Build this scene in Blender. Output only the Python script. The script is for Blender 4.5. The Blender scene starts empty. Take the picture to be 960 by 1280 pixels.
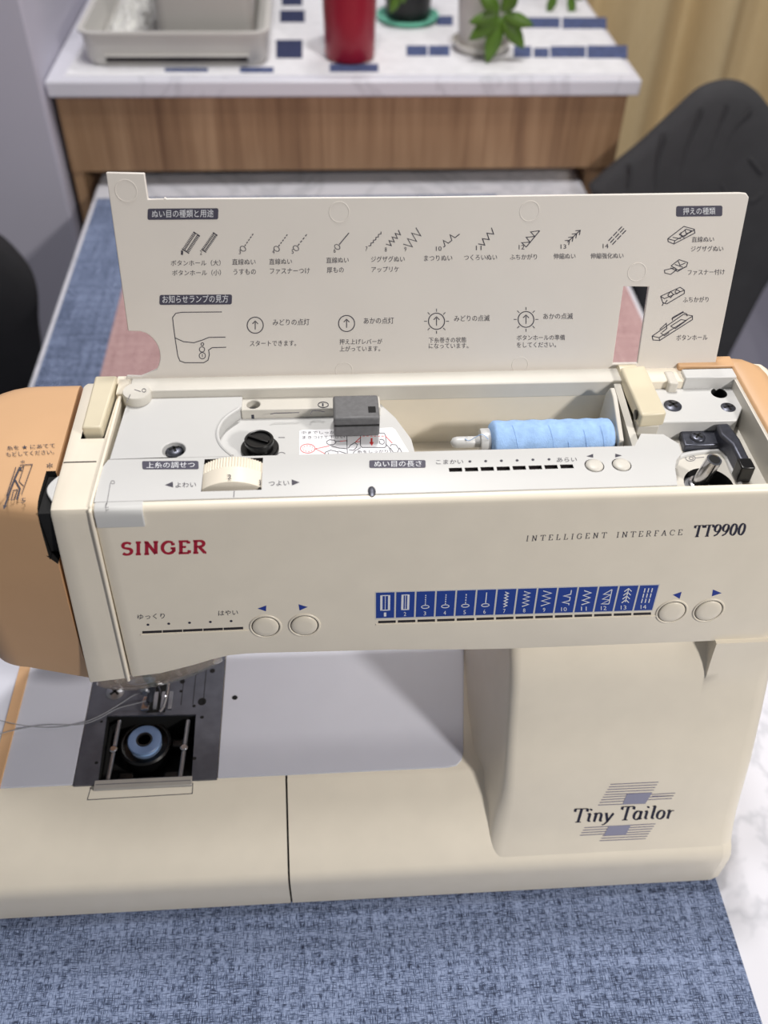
import bpy, bmesh, math, random
from mathutils import Vector, Matrix

# ------------------------------------------------------------------ camera, world, lights, exposure
S = 0.00088                      # model units (about a millimetre) to metres
SC = bpy.context.scene
COL = SC.collection
random.seed(7)

FOC = 1150.0
CAM = Vector((-50.889, -325.3746, 618.1268))
_vx = Vector((19500.0, -590.0, FOC)).normalized()
_b = -1150.0
_vy = Vector((-(_vx.y * _b + _vx.z * FOC) / _vx.x, _b, FOC)).normalized()
_vz = _vx.cross(_vy)
CR = Matrix((_vx, _vy, _vz))     # camera vector (right, down, forward) -> world


def ray(px, py):
    return CR @ Vector(((px - 480) / FOC, (py - 640) / FOC, 1.0))


def on_plane(px, py, p, n):
    """The point where the line of sight through a photo pixel meets a surface of the room."""
    d = ray(px, py)
    return CAM + d * ((p - CAM).dot(n) / d.dot(n))


cd = bpy.data.cameras.new('camera')
cam = bpy.data.objects.new('camera', cd)
COL.objects.link(cam)
SC.camera = cam
cd.sensor_fit = 'HORIZONTAL'
cd.sensor_width = 36.0
cd.lens = FOC / 960 * 36.0
cd.clip_start = 0.01
cd.clip_end = 50
_right, _down, _fwd = CR @ Vector((1, 0, 0)), CR @ Vector((0, 1, 0)), CR @ Vector((0, 0, 1))
M3 = Matrix((_right, -_down, -_fwd)).transposed()
cam.matrix_world = Matrix.Translation(CAM * S) @ M3.to_4x4()
cd.dof.use_dof = True
cd.dof.focus_distance = 0.455
cd.dof.aperture_fstop = 9.5

w = bpy.data.worlds.new('room_light')
SC.world = w
w.use_nodes = True
w.node_tree.nodes['Background'].inputs[0].default_value = (0.93, 0.95, 1.0, 1)
w.node_tree.nodes['Background'].inputs[1].default_value = 0.155


def area(name, loc, target, size, power, color=(1, 1, 1), shape='DISK'):
    l = bpy.data.lights.new(name, 'AREA')
    l.shape = shape
    l.size = size
    l.energy = power
    l.color = color
    o = bpy.data.objects.new(name, l)
    COL.objects.link(o)
    o.location = Vector(loc) * S
    o.rotation_euler = (Vector(target) - Vector(loc)).to_track_quat('-Z', 'Y').to_euler()
    return o


area('ceiling_lamp_over', (-60, 345, 1950), (0, 100, 100), 0.14, 8.0, (1, 0.97, 0.94))
area('ceiling_lamp_behind', (140, 600, 1900), (0, 100, 100), 0.10, 10.5, (1, 0.97, 0.94))
area('ceiling_lamp_far', (120, 1300, 1480), (0, 100, 100), 0.16, 3.5, (1, 0.97, 0.93))
area('ceiling_lamp_front', (960, -830, 1090), (0, 50, 100), 0.14, 12.0, (1, 0.955, 0.905))

SC.view_settings.view_transform = 'Standard'
SC.view_settings.look = 'None'
SC.view_settings.gamma = 1
SC.view_settings.use_curve_mapping = False
SC.view_settings.exposure = 0.0


# ------------------------------------------------------------------ materials
def lin(c):
    return tuple(((v / 255) / 12.92 if v / 255 <= 0.04045 else ((v / 255 + 0.055) / 1.055) ** 2.4) for v in c) + (1,)


MATS = {}


def mat(name, rgb, rough=0.45, metal=0.0, var=0.04, vscale=60.0, spec=0.5, bump=0.0, bscale=900.0, coat=0.0):
    m = bpy.data.materials.new(name)
    m.use_nodes = True
    nt = m.node_tree
    b = nt.nodes['Principled BSDF']
    b.inputs['Roughness'].default_value = rough
    b.inputs['Metallic'].default_value = metal
    b.inputs['Specular IOR Level'].default_value = spec
    b.inputs['Coat Weight'].default_value = coat
    b.inputs['Coat Roughness'].default_value = 0.15
    c = lin(rgb)
    b.inputs['Base Color'].default_value = c
    tc = nt.nodes.new('ShaderNodeTexCoord')
    if var:
        n = nt.nodes.new('ShaderNodeTexNoise')
        n.inputs['Scale'].default_value = vscale
        n.inputs['Detail'].default_value = 3
        nt.links.new(tc.outputs['Object'], n.inputs['Vector'])
        r = nt.nodes.new('ShaderNodeValToRGB')
        r.color_ramp.elements[0].position = 0.3
        r.color_ramp.elements[1].position = 0.7
        r.color_ramp.elements[0].color = tuple(v * (1 - var) for v in c[:3]) + (1,)
        r.color_ramp.elements[1].color = tuple(min(1, v * (1 + var)) for v in c[:3]) + (1,)
        nt.links.new(n.outputs['Fac'], r.inputs['Fac'])
        nt.links.new(r.outputs['Color'], b.inputs['Base Color'])
    if bump:
        n2 = nt.nodes.new('ShaderNodeTexNoise')
        n2.inputs['Scale'].default_value = bscale
        nt.links.new(tc.outputs['Object'], n2.inputs['Vector'])
        bp = nt.nodes.new('ShaderNodeBump')
        bp.inputs['Strength'].default_value = bump
        bp.inputs['Distance'].default_value = 0.0005
        nt.links.new(n2.outputs['Fac'], bp.inputs['Height'])
        nt.links.new(bp.outputs['Normal'], b.inputs['Normal'])
    MATS[name] = m
    return m


mat('cream', (238, 229, 212), 0.32, var=0.02)
mat('cream_yellow', (216, 206, 180), 0.36, var=0.02)
mat('lid_plastic', (226, 220, 213), 0.42, var=0.015, vscale=30)
mat('white_plastic', (207, 207, 206), 0.34, var=0.01)
mat('offwhite_plastic', (212, 208, 199), 0.4, var=0.03)
mat('tan', (212, 170, 128), 0.4, var=0.03, vscale=25)
mat('black', (14, 14, 15), 0.28, var=0)
mat('void', (8, 8, 9), 0.8, var=0)
mat('slot_dark', (40, 34, 36), 0.5, var=0)
mat('ink', (62, 60, 72), 0.6, var=0)
mat('ink_grey', (120, 118, 122), 0.6, var=0)
mat('ink_navy', (38, 38, 58), 0.5, var=0)
mat('ink_blue', (30, 58, 150), 0.5, var=0)
mat('tile_border', (214, 212, 208), 0.5, var=0)
mat('tile_blue', (24, 62, 150), 0.42, var=0)
mat('ink_white', (232, 234, 240), 0.5, var=0)
mat('ink_red', (172, 22, 52), 0.45, var=0)
mat('red_print', (226, 70, 70), 0.5, var=0)
mat('logo_grey', (150, 150, 172), 0.5, var=0)
mat('logo_line', (112, 108, 138), 0.5, var=0)
mat('pill', (74, 72, 88), 0.5, var=0)
mat('sticker', (246, 246, 250), 0.4, var=0)
mat('needle_steel', (98, 100, 110), 0.36, metal=0.55, var=0.12, vscale=140)
mat('steel_dark', (84, 86, 96), 0.38, metal=0.8, var=0.15, vscale=400)
mat('chrome', (200, 200, 205), 0.16, metal=1.0, var=0)
mat('latch_grey', (186, 182, 176), 0.4, metal=0.2, var=0.05)
mat('steel', (170, 172, 178), 0.3, metal=0.9, var=0.05)
mat('bed_grey', (208, 210, 222), 0.36, var=0.01)
mat('block_grey', (104, 104, 106), 0.5, var=0.12, vscale=500)
mat('thread_blue', (158, 194, 240), 0.75, var=0.1, vscale=300, bump=0.4, bscale=1800)
mat('bobbin_blue', (104, 126, 164), 0.45, var=0.05)
mat('thread_grey', (150, 152, 158), 0.6, var=0)
mat('chair_fabric', (56, 56, 59), 0.85, var=0.08, vscale=40, bump=0.3, bscale=1500)
mat('chair_fabric_black', (30, 30, 34), 0.85, var=0.08, vscale=40, bump=0.3, bscale=1500)
mat('chair_leg', (24, 24, 26), 0.4, metal=0.5, var=0)
mat('wall_paint', (186, 184, 198), 0.8, var=0.02, vscale=4, bump=0.1)
mat('floor_tile', (176, 176, 196), 0.35, var=0.02, vscale=3)
mat('dark_wood', (70, 54, 40), 0.5, var=0.15, vscale=20)
mat('tray_white', (196, 194, 190), 0.4, var=0.01)
mat('crumple', (216, 216, 212), 0.35, var=0.05)
mat('mat_white', (226, 226, 230), 0.8, var=0.05, vscale=60)
mat('mat_navy', (72, 84, 124), 0.85, var=0.25, vscale=160)
mat('mat_dark', (40, 48, 84), 0.85, var=0.2, vscale=160)
mat('cup_red', (150, 20, 44), 0.32, var=0.05, vscale=20)
mat('pot_white', (205, 202, 196), 0.45, var=0.03)
mat('pot_black', (20, 20, 22), 0.4, var=0)
mat('mint', (112, 196, 168), 0.5, var=0.02)
mat('leaf', (78, 112, 30), 0.45, var=0.18, vscale=60)
mat('stem', (96, 104, 52), 0.6, var=0.1)
mat('soil', (52, 40, 32), 0.95, var=0.2, vscale=300)


def nodes_of(name, rough=0.6):
    m = bpy.data.materials.new(name)
    m.use_nodes = True
    nt = m.node_tree
    b = nt.nodes['Principled BSDF']
    b.inputs['Roughness'].default_value = rough
    tc = nt.nodes.new('ShaderNodeTexCoord')
    MATS[name] = m
    return nt, b, tc


def stretched_noise(nt, tc, sx, sy, sz, detail=2.0, rough=0.5, scale=1.0, dist=0.0):
    mp = nt.nodes.new('ShaderNodeMapping')
    mp.inputs['Scale'].default_value = (sx, sy, sz)
    nt.links.new(tc.outputs['Object'], mp.inputs['Vector'])
    n = nt.nodes.new('ShaderNodeTexNoise')
    n.inputs['Scale'].default_value = scale
    n.inputs['Detail'].default_value = detail
    n.inputs['Roughness'].default_value = rough
    n.inputs['Distortion'].default_value = dist
    nt.links.new(mp.outputs['Vector'], n.inputs['Vector'])
    return n.outputs['Fac']


def math_node(nt, op, a, b=None):
    n = nt.nodes.new('ShaderNodeMath')
    n.operation = op
    for i, v in enumerate((a, b)):
        if v is None:
            continue
        if isinstance(v, (int, float)):
            n.inputs[i].default_value = v
        else:
            nt.links.new(v, n.inputs[i])
    return n.outputs[0]


def ramp(nt, fac, stops):
    r = nt.nodes.new('ShaderNodeValToRGB')
    el = r.color_ramp.elements
    while len(el) < len(stops):
        el.new(0.5)
    for e, (p, c) in zip(el, stops):
        e.position = p
        e.color = lin(c)
    nt.links.new(fac, r.inputs['Fac'])
    return r.outputs['Color']


# blue woven runner
def weave(name, dark, mid, light):
    nt, b, tc = nodes_of(name, 0.85)
    a = stretched_noise(nt, tc, 230, 1900, 1, 2.0)
    c = stretched_noise(nt, tc, 1900, 230, 1, 2.0)
    e = stretched_noise(nt, tc, 14, 200, 1, 2.0)
    f = stretched_noise(nt, tc, 200, 14, 1, 2.0)
    s = math_node(nt, 'MINIMUM', a, c)
    t = math_node(nt, 'ADD', math_node(nt, 'MULTIPLY', e, 0.5), math_node(nt, 'MULTIPLY', f, 0.5))
    u = math_node(nt, 'ADD', s, math_node(nt, 'MULTIPLY', math_node(nt, 'SUBTRACT', t, 0.5), 0.38))
    nt.links.new(ramp(nt, u, [(0.32, dark), (0.42, mid), (0.53, light)]), b.inputs['Base Color'])
    bp = nt.nodes.new('ShaderNodeBump')
    bp.inputs['Strength'].default_value = 0.35
    bp.inputs['Distance'].default_value = 0.0004
    nt.links.new(s, bp.inputs['Height'])
    nt.links.new(bp.outputs['Normal'], b.inputs['Normal'])


weave('cloth_blue', (28, 36, 60), (84, 98, 128), (140, 154, 186))
weave('cloth_pink', (150, 116, 116), (180, 144, 144), (198, 166, 164))

# oak veneer
nt, b, tc = nodes_of('oak', 0.5)
g = stretched_noise(nt, tc, 26, 26, 1.6, 4.0, 0.6, 1.0, 0.4)
g2 = stretched_noise(nt, tc, 220, 220, 5, 3.0)
u = math_node(nt, 'ADD', math_node(nt, 'MULTIPLY', g, 0.75), math_node(nt, 'MULTIPLY', g2, 0.25))
nt.links.new(ramp(nt, u, [(0.32, (112, 82, 58)), (0.5, (150, 118, 88)), (0.66, (174, 142, 110))]), b.inputs['Base Color'])


# white marble
def marble(name, base, vein, rough):
    nt, b, tc = nodes_of(name, rough)
    g = stretched_noise(nt, tc, 5, 3, 3, 5.0, 0.6, 1.0, 1.2)
    d = math_node(nt, 'ABSOLUTE', math_node(nt, 'SUBTRACT', g, 0.5))
    nt.links.new(ramp(nt, d, [(0.0, vein), (0.03, base), (1.0, base)]), b.inputs['Base Color'])


marble('marble_table', (224, 224, 232), (204, 205, 213), 0.25)
marble('marble_top', (216, 216, 226), (200, 200, 210), 0.3)

# curtain
nt, b, tc = nodes_of('curtain', 0.9)
g = stretched_noise(nt, tc, 700, 700, 60, 2.0)
nt.links.new(ramp(nt, g, [(0.2, (206, 182, 138)), (0.8, (218, 196, 154))]), b.inputs['Base Color'])

# clear plastics
def clear(name, rgb, rough, trans, alpha):
    m = mat(name, rgb, rough, var=0)
    bb = m.node_tree.nodes['Principled BSDF']
    bb.inputs['Transmission Weight'].default_value = trans
    bb.inputs['Alpha'].default_value = alpha
    bb.inputs['IOR'].default_value = 1.45


clear('clear_guard', (206, 208, 190), 0.05, 0.75, 0.62)
clear('clear_bin', (196, 194, 190), 0.3, 0.12, 0.86)
clear('clear_bobbin', (150, 172, 206), 0.15, 0.5, 0.9)


# ------------------------------------------------------------------ mesh helpers (all in model units)
def B():
    return bmesh.new()


def box(b, lo, hi):
    x0, y0, z0 = lo
    x1, y1, z1 = hi
    v = [b.verts.new(p) for p in ((x0, y0, z0), (x1, y0, z0), (x1, y1, z0), (x0, y1, z0), (x0, y0, z1), (x1, y0, z1), (x1, y1, z1), (x0, y1, z1))]
    for f in ((3, 2, 1, 0), (4, 5, 6, 7), (0, 1, 5, 4), (1, 2, 6, 5), (2, 3, 7, 6), (3, 0, 4, 7)):
        b.faces.new([v[i] for i in f])
    return b


def extrude(b, poly, vec):
    """Closed solid from a planar ring of 3-D points pushed along vec."""
    vec = Vector(vec)
    a = [b.verts.new(p) for p in poly]
    c = [b.verts.new(Vector(p) + vec) for p in poly]
    b.faces.new(list(reversed(a)))
    b.faces.new(c)
    n = len(poly)
    for i in range(n):
        b.faces.new((a[i], a[(i + 1) % n], c[(i + 1) % n], c[i]))
    return b


def slab(b, poly, z0, z1):
    return extrude(b, [(p[0], p[1], z0) for p in poly], (0, 0, z1 - z0))


def loft(b, rings, cap=True):
    vs = [[b.verts.new(p) for p in r] for r in rings]
    n = len(rings[0])
    for r in range(len(rings) - 1):
        for i in range(n):
            j = (i + 1) % n
            b.faces.new((vs[r][i], vs[r][j], vs[r + 1][j], vs[r + 1][i]))
    if cap:
        b.faces.new(list(reversed(vs[0])))
        b.faces.new(vs[-1])
    return b


def frame_of(axis):
    a = Vector(axis).normalized()
    t = Vector((0, 0, 1)) if abs(a.z) < 0.9 else Vector((1, 0, 0))
    u = t.cross(a).normalized()
    return u, a.cross(u), a


def lathe(b, prof, c, axis=(0, 0, 1), n=28, ry=1.0):
    """prof: list of (radius, height along axis)."""
    u, v, a = frame_of(axis)
    c = Vector(c)
    rings = []
    for r, h in prof:
        r = max(r, 0.01)
        rings.append([c + a * h + u * (r * math.cos(2 * math.pi * i / n)) + v * (r * ry * math.sin(2 * math.pi * i / n)) for i in range(n)])
    return loft(b, rings)


def tube(b, pts, r, n=8):
    pts = [Vector(p) for p in pts]
    rings = []
    pu = None
    for i, p in enumerate(pts):
        d = (pts[min(i + 1, len(pts) - 1)] - pts[max(i - 1, 0)]).normalized()
        if pu is None:
            u, v, _ = frame_of(d)
        else:
            u = (pu - d * pu.dot(d)).normalized()
            v = d.cross(u)
        pu = u
        rr = r[i] if isinstance(r, (list, tuple)) else r
        rings.append([p + u * (rr * math.cos(2 * math.pi * k / n)) + v * (rr * math.sin(2 * math.pi * k / n)) for k in range(n)])
    return loft(b, rings)


def spline(pts, n=6):
    pts = [Vector(p) for p in pts]
    out = []
    for i in range(len(pts) - 1):
        p0, p1, p2, p3 = pts[max(i - 1, 0)], pts[i], pts[i + 1], pts[min(i + 2, len(pts) - 1)]
        for k in range(n):
            t = k / n
            out.append(0.5 * ((2 * p1) + (p2 - p0) * t + (2 * p0 - 5 * p1 + 4 * p2 - p3) * t * t + (3 * p1 - p0 - 3 * p2 + p3) * t ** 3))
    out.append(pts[-1])
    return out


ROOT = {}


def root_loc(o):
    while o.parent is not None:
        o = o.parent
    return ROOT.get(o.name, Vector((0, 0, 0)))


def obj(name, b, m, parent=None, bevel=0.0, seg=2, smooth=35, kind=None, label=None, at=None):
    me = bpy.data.meshes.new(name)
    off = root_loc(parent) if parent is not None else (Vector(at) if at is not None else Vector((0, 0, 0)))
    bmesh.ops.recalc_face_normals(b, faces=b.faces[:])
    for v in b.verts:
        v.co = (v.co - off) * S
    for f in b.faces:
        f.smooth = True
    b.to_mesh(me)
    b.free()
    me.set_sharp_from_angle(angle=math.radians(smooth))
    me.materials.append(MATS[m])
    o = bpy.data.objects.new(name, me)
    COL.objects.link(o)
    if parent is not None:
        o.parent = parent
    elif at is not None:
        o.location = off * S
        ROOT[o.name] = off
    if bevel:
        md = o.modifiers.new('bevel', 'BEVEL')
        md.width = bevel * S
        md.segments = seg
        md.limit_method = 'ANGLE'
        md.angle_limit = math.radians(32)
        md.harden_normals = False
    if kind:
        o['kind'] = kind
    if label:
        o['label'] = label
    return o


def thing(name, loc, label, cat, group=None):
    o = bpy.data.objects.new(name, None)
    o.empty_display_size = 0.02
    COL.objects.link(o)
    o.location = Vector(loc) * S
    ROOT[o.name] = Vector(loc)
    tag(o, label, cat, group)
    return o


def tag(o, label, cat, group=None):
    o['label'] = label
    o['category'] = cat
    if group:
        o['group'] = group
    return o


def cut(o, cutters, m=None):
    """Real openings: subtract closed solids from the part and keep the result as plain mesh."""
    off = root_loc(o)
    tmp = []
    keep = [(md.width, md.segments) for md in o.modifiers]
    o.modifiers.clear()
    for b in cutters:
        me = bpy.data.meshes.new('cutter')
        bmesh.ops.recalc_face_normals(b, faces=b.faces[:])
        for v in b.verts:
            v.co = (v.co - off) * S
        b.to_mesh(me)
        b.free()
        if m:
            me.materials.append(MATS[m])
        c = bpy.data.objects.new('cutter', me)
        COL.objects.link(c)
        c.matrix_world = Matrix.Translation(off * S)
        md = o.modifiers.new('cut', 'BOOLEAN')
        md.operation = 'DIFFERENCE'
        md.solver = 'EXACT'
        md.object = c
        if m:
            md.material_mode = 'TRANSFER'
        tmp.append(c)
    dg = bpy.context.evaluated_depsgraph_get()
    dg.update()
    me = bpy.data.meshes.new_from_object(o.evaluated_get(dg))
    o.modifiers.clear()
    old = o.data
    o.data = me
    bpy.data.meshes.remove(old)
    for c in tmp:
        d = c.data
        bpy.data.objects.remove(c)
        bpy.data.meshes.remove(d)
    me.set_sharp_from_angle(angle=math.radians(35))
    for wd, sg in keep:
        md = o.modifiers.new('bevel', 'BEVEL')
        md.width = wd
        md.segments = sg
        md.limit_method = 'ANGLE'
        md.angle_limit = math.radians(50)
    return o


# ------------------------------------------------------------------ surfaces that carry print
TH = math.radians(15.3)
LID_P, LID_N = Vector((0, 100, 303)), Vector((0, -math.cos(TH), math.sin(TH)))
LID_V = Vector((0, math.sin(TH), math.cos(TH)))
ARM_SL = 12.0 / 110.0
ARM_P, ARM_N = Vector((0, 0, 292)), Vector((0, -1, -0 + ARM_SL)).normalized()


def s_lid(px, py):
    return on_plane(px, py, LID_P, LID_N), LID_N


def s_arm(px, py):
    return on_plane(px, py, ARM_P, ARM_N), ARM_N


def s_z(z):
    n = Vector((0, 0, 1))
    return lambda px, py: (on_plane(px, py, Vector((0, 0, z)), n), n)


def T(px, py, z):
    return on_plane(px, py, Vector((0, 0, z)), Vector((0, 0, 1)))


CP = [(-13.4, 189), (-14.5, 178), (-18, 157), (-28, 130), (-43.5, 98), (-57.5, 62), (-65.5, 46), (-70.6, 39.5), (-73.2, 35), (-74.4, 29), (-74.6, 2)]


def col_y(z):
    for (y0, z0), (y1, z1) in zip(CP, CP[1:]):
        if z0 >= z >= z1:
            return y0 + (y1 - y0) * (z0 - z) / (z0 - z1)
    return CP[0][0] if z > CP[0][1] else CP[-1][0]


def s_col(px, py):
    for (y0, z0), (y1, z1) in zip(CP, CP[1:]):
        n = Vector((0, -(z0 - z1), y0 - y1)).normalized()
        p = on_plane(px, py, Vector((0, y0, z0)), n)
        if z1 - 0.01 <= p.z <= z0 + 0.01:
            return p, n
    return p, n


BASE = [(-24, 80), (-60, 50), (-70, 41.5), (-73, 37), (-74.2, 30), (-74, 3)]


def s_base(px, py):
    n = Vector((0, -30, 36)).normalized()
    return on_plane(px, py, Vector((0, -24, 80)), n), n


def ribbon(b, pts, wd, surf, lift=0.12, closed=False, taper=None):
    """A printed line: pts are pixels, wd its width in pixels."""
    pts = [Vector((p[0], p[1])) for p in pts]
    n = len(pts)
    L = []
    for i, p in enumerate(pts):
        if closed:
            a, c = pts[i - 1], pts[(i + 1) % n]
        else:
            a, c = pts[max(i - 1, 0)], pts[min(i + 1, n - 1)]
        d0 = (p - a).normalized() if (p - a).length > 1e-6 else (c - p).normalized()
        d1 = (c - p).normalized() if (c - p).length > 1e-6 else d0
        t = d0 + d1
        t = t.normalized() if t.length > 1e-3 else d0
        nn = Vector((-t.y, t.x))
        k = 1 / max(0.45, abs(nn.dot(Vector((-d0.y, d0.x)))))
        hw = (wd if taper is None else taper(d1 if i < n - 1 else d0)) * 0.5 * k
        row = []
        for s in (-1, 1):
            q, nr = surf(*(p + nn * hw * s))
            row.append(b.verts.new(q + nr * lift))
        L.append(row)
    rng = range(n) if closed else range(n - 1)
    for i in rng:
        j = (i + 1) % n
        try:
            b.faces.new((L[i][0], L[j][0], L[j][1], L[i][1]))
        except ValueError:
            pass
    return b


def patch(b, pts, surf, lift=0.10):
    vs = []
    for p in pts:
        q, n = surf(*p)
        vs.append(b.verts.new(q + n * lift))
    b.faces.new(vs)
    return b


def arc(cx, cy, rx, ry, a0=0, a1=360, n=24, tilt=0.0):
    out = []
    for i in range(n + 1):
        t = math.radians(a0 + (a1 - a0) * i / n)
        x, y = rx * math.cos(t), ry * math.sin(t)
        ct, st = math.cos(tilt), math.sin(tilt)
        out.append((cx + x * ct - y * st, cy + x * st + y * ct))
    return out


def ring(cx, cy, rx, ry, n=24, tilt=0.0):
    return arc(cx, cy, rx, ry, 0, 360, n, tilt)[:-1]


def rrect(x0, y0, x1, y1, r, skew=0.0, rise=0.0, n=4):
    out = []
    for cx, cy, a in ((x1 - r, y1 - r, 0), (x0 + r, y1 - r, 90), (x0 + r, y0 + r, 180), (x1 - r, y0 + r, 270)):
        for k in range(n + 1):
            t = math.radians(a + 90 * k / n)
            x, y = cx + r * math.cos(t), cy + r * math.sin(t)
            out.append((x + skew * (y1 - y), y - rise * (x - x0) / (x1 - x0)))
    return out


_txt_cache = {}


def glyph_mesh(s):
    if s not in _txt_cache:
        c = bpy.data.curves.new('type', 'FONT')
        c.body = s
        c.resolution_u = 2
        o = bpy.data.objects.new('type', c)
        COL.objects.link(o)
        dg = bpy.context.evaluated_depsgraph_get()
        me = bpy.data.meshes.new_from_object(o.evaluated_get(dg))
        bpy.data.objects.remove(o)
        bpy.data.curves.remove(c)
        vs = [(v.co.x, v.co.y) for v in me.vertices]
        fs = [tuple(p.vertices) for p in me.polygons]
        bpy.data.meshes.remove(me)
        xs, ys = [v[0] for v in vs], [v[1] for v in vs]
        x0, x1, y0, y1 = min(xs), max(xs), min(ys), max(ys)
        _txt_cache[s] = ([((x - x0) / (x1 - x0), (y - y0) / (y1 - y0)) for x, y in vs], fs)
    return _txt_cache[s]


def text(b, s, pl, pr, h, surf, skew=0.0, lift=0.12, clip=None):
    """Lettering whose lower edge runs from pixel pl to pixel pr and is h pixels tall."""
    vs, fs = glyph_mesh(s)
    out = []
    for u, v in vs:
        px = pl[0] + (pr[0] - pl[0]) * u + skew * h * v
        py = pl[1] + (pr[1] - pl[1]) * u - h * v
        q, n = surf(px, py)
        out.append(b.verts.new(q + n * lift))
    for f in fs:
        b.faces.new([out[i] for i in f])
    return b


def printed(name, b, m, parent, label=None):
    o = obj(name, b, m, parent, smooth=80)
    o['kind'] = 'stuff'
    if label:
        o['label'] = label
    return o


# a small roman drawn with a broad pen: strokes with thick stems and thin bars
def A_(cx, cy, rx, ry, a0, a1, n=14):
    return [(cx + rx * math.cos(math.radians(a0 + (a1 - a0) * i / n)), cy + ry * math.sin(math.radians(a0 + (a1 - a0) * i / n))) for i in range(n + 1)]


ROMAN = {
    'I': (0.34, [[(.17, 0), (.17, 1)], [(.02, 0), (.32, 0)], [(.02, 1), (.32, 1)]]),
    'N': (0.86, [[(.16, 0), (.16, 1)], [(.16, 1), (.70, 0)], [(.70, 0), (.70, 1)], [(.02, 0), (.30, 0)], [(.02, 1), (.2, 1)], [(.56, 1), (.84, 1)]]),
    'T': (0.78, [[(.39, 0), (.39, 1)], [(.03, 1), (.75, 1)], [(.03, 1), (.03, .78)], [(.75, 1), (.75, .78)], [(.22, 0), (.56, 0)]]),
    'E': (0.70, [[(.16, 0), (.16, 1)], [(.02, 0), (.64, 0)], [(.02, 1), (.60, 1)], [(.16, .52), (.46, .52)], [(.64, 0), (.66, .24)], [(.60, 1), (.60, .8)]]),
    'L': (0.68, [[(.16, 0), (.16, 1)], [(.02, 0), (.62, 0)], [(.02, 1), (.32, 1)], [(.62, 0), (.65, .26)]]),
    'G': (0.84, [A_(.43, .5, .37, .5, 50, 325), [(.74, .14), (.74, .44)], [(.55, .44), (.84, .44)], [(.68, .88), (.70, .68)]]),
    'R': (0.80, [[(.16, 0), (.16, 1)], [(.02, 1), (.40, 1)], A_(.40, .76, .24, .24, 90, -90), [(.16, .52), (.40, .52)], [(.38, .5), (.70, 0)], [(.70, 0), (.80, 0)], [(.02, 0), (.32, 0)]]),
    'F': (0.66, [[(.16, 0), (.16, 1)], [(.02, 0), (.34, 0)], [(.02, 1), (.60, 1)], [(.16, .52), (.46, .52)], [(.60, 1), (.60, .8)]]),
    'A': (0.80, [[(.40, 1), (.10, 0)], [(.40, 1), (.68, 0)], [(.22, .34), (.58, .34)], [(.0, 0), (.22, 0)], [(.54, 0), (.80, 0)]]),
    'C': (0.80, [A_(.43, .5, .37, .5, 48, 315), [(.68, .88), (.70, .68)]]),
    'S': (0.66, [A_(.33, .74, .25, .25, 30, 230, 10) + A_(.33, .25, .27, .26, 60, -150, 12)]),
    '9': (0.62, [A_(.30, .68, .24, .32, 0, 360, 18), [(.54, .72), (.50, .40), (.36, .12), (.12, 0)]]),
    '0': (0.62, [A_(.30, .5, .24, .5, 0, 360, 20)]),
    'i': (0.36, [[(.16, .62), (.16, .05)], [(.02, .60), (.18, .64)], [(.16, .03), (.30, .06)], [(.15, .86), (.15, .98)]]),
    'n': (0.62, [[(.14, 0), (.14, .64)], [(.0, .60), (.16, .65)], A_(.30, .44, .17, .21, 150, 0, 8) + [(.47, .05)], [(.46, .03), (.60, .07)]]),
    'y': (0.58, [[(.08, .62), (.26, .04)], [(.50, .62), (.26, 0), (.12, -.22), (.0, -.24)], [(.0, .63), (.16, .63)]]),
    'a': (0.60, [A_(.26, .32, .20, .32, 20, 340, 14), [(.46, .64), (.44, .05)], [(.44, .03), (.58, .08)]]),
    'l': (0.34, [[(.16, 1), (.16, .05)], [(.02, .97), (.18, 1)], [(.16, .03), (.30, .06)]]),
    'o': (0.58, [A_(.27, .32, .21, .32, 0, 360, 18)]),
    'r': (0.48, [[(.14, 0), (.14, .64)], [(.0, .60), (.16, .65)], [(.16, .46), (.26, .60), (.40, .60)]]),
    ' ': (0.36, []),
}


def roman(b, s, pl, pr, h, surf, skew=0.0, thick=0.16, thin=0.06, gap=0.06, lift=0.12):
    """Roman lettering: baseline from pl to pr in pixels, cap height h pixels."""
    tot = sum(ROMAN[c][0] for c in s) + gap * (len(s) - 1)
    sx = math.dist(pl, pr) / tot
    dy = (pr[1] - pl[1]) / (pr[0] - pl[0])

    def to_px(x, y):
        xx = x * sx + skew * y * h
        return (pl[0] + xx, pl[1] + dy * x * sx - y * h)
    x = 0
    for c in s:
        adv, strokes = ROMAN[c]
        for st in strokes:
            pp = [to_px(x + p[0], p[1]) for p in st]

            def wd(d, hh=h):
                v = abs(d.y)
                return hh * (thin + (thick - thin) * v ** 1.3)
            ribbon(b, pp, 1, surf, lift, taper=wd)
        x += adv + gap
    return b


# ------------------------------------------------------------------ the room
def struct(name, b, m, **k):
    o = obj(name, b, m, **k)
    o['kind'] = 'structure'
    return o


struct('floor', box(B(), (-1900, -1500, -880), (2300, 2100, -852)), 'floor_tile')
struct('wall_left', box(B(), (-1700, 955, -852), (-414, 1580, 1400)), 'wall_paint', bevel=4)
struct('wall_back', box(B(), (-414, 1560, -852), (2000, 1620, 1400)), 'wall_paint')
struct('trim_1', box(B(), (-413.5, 1470, -852), (-372, 1559, 900)), 'dark_wood', bevel=2)

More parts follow.
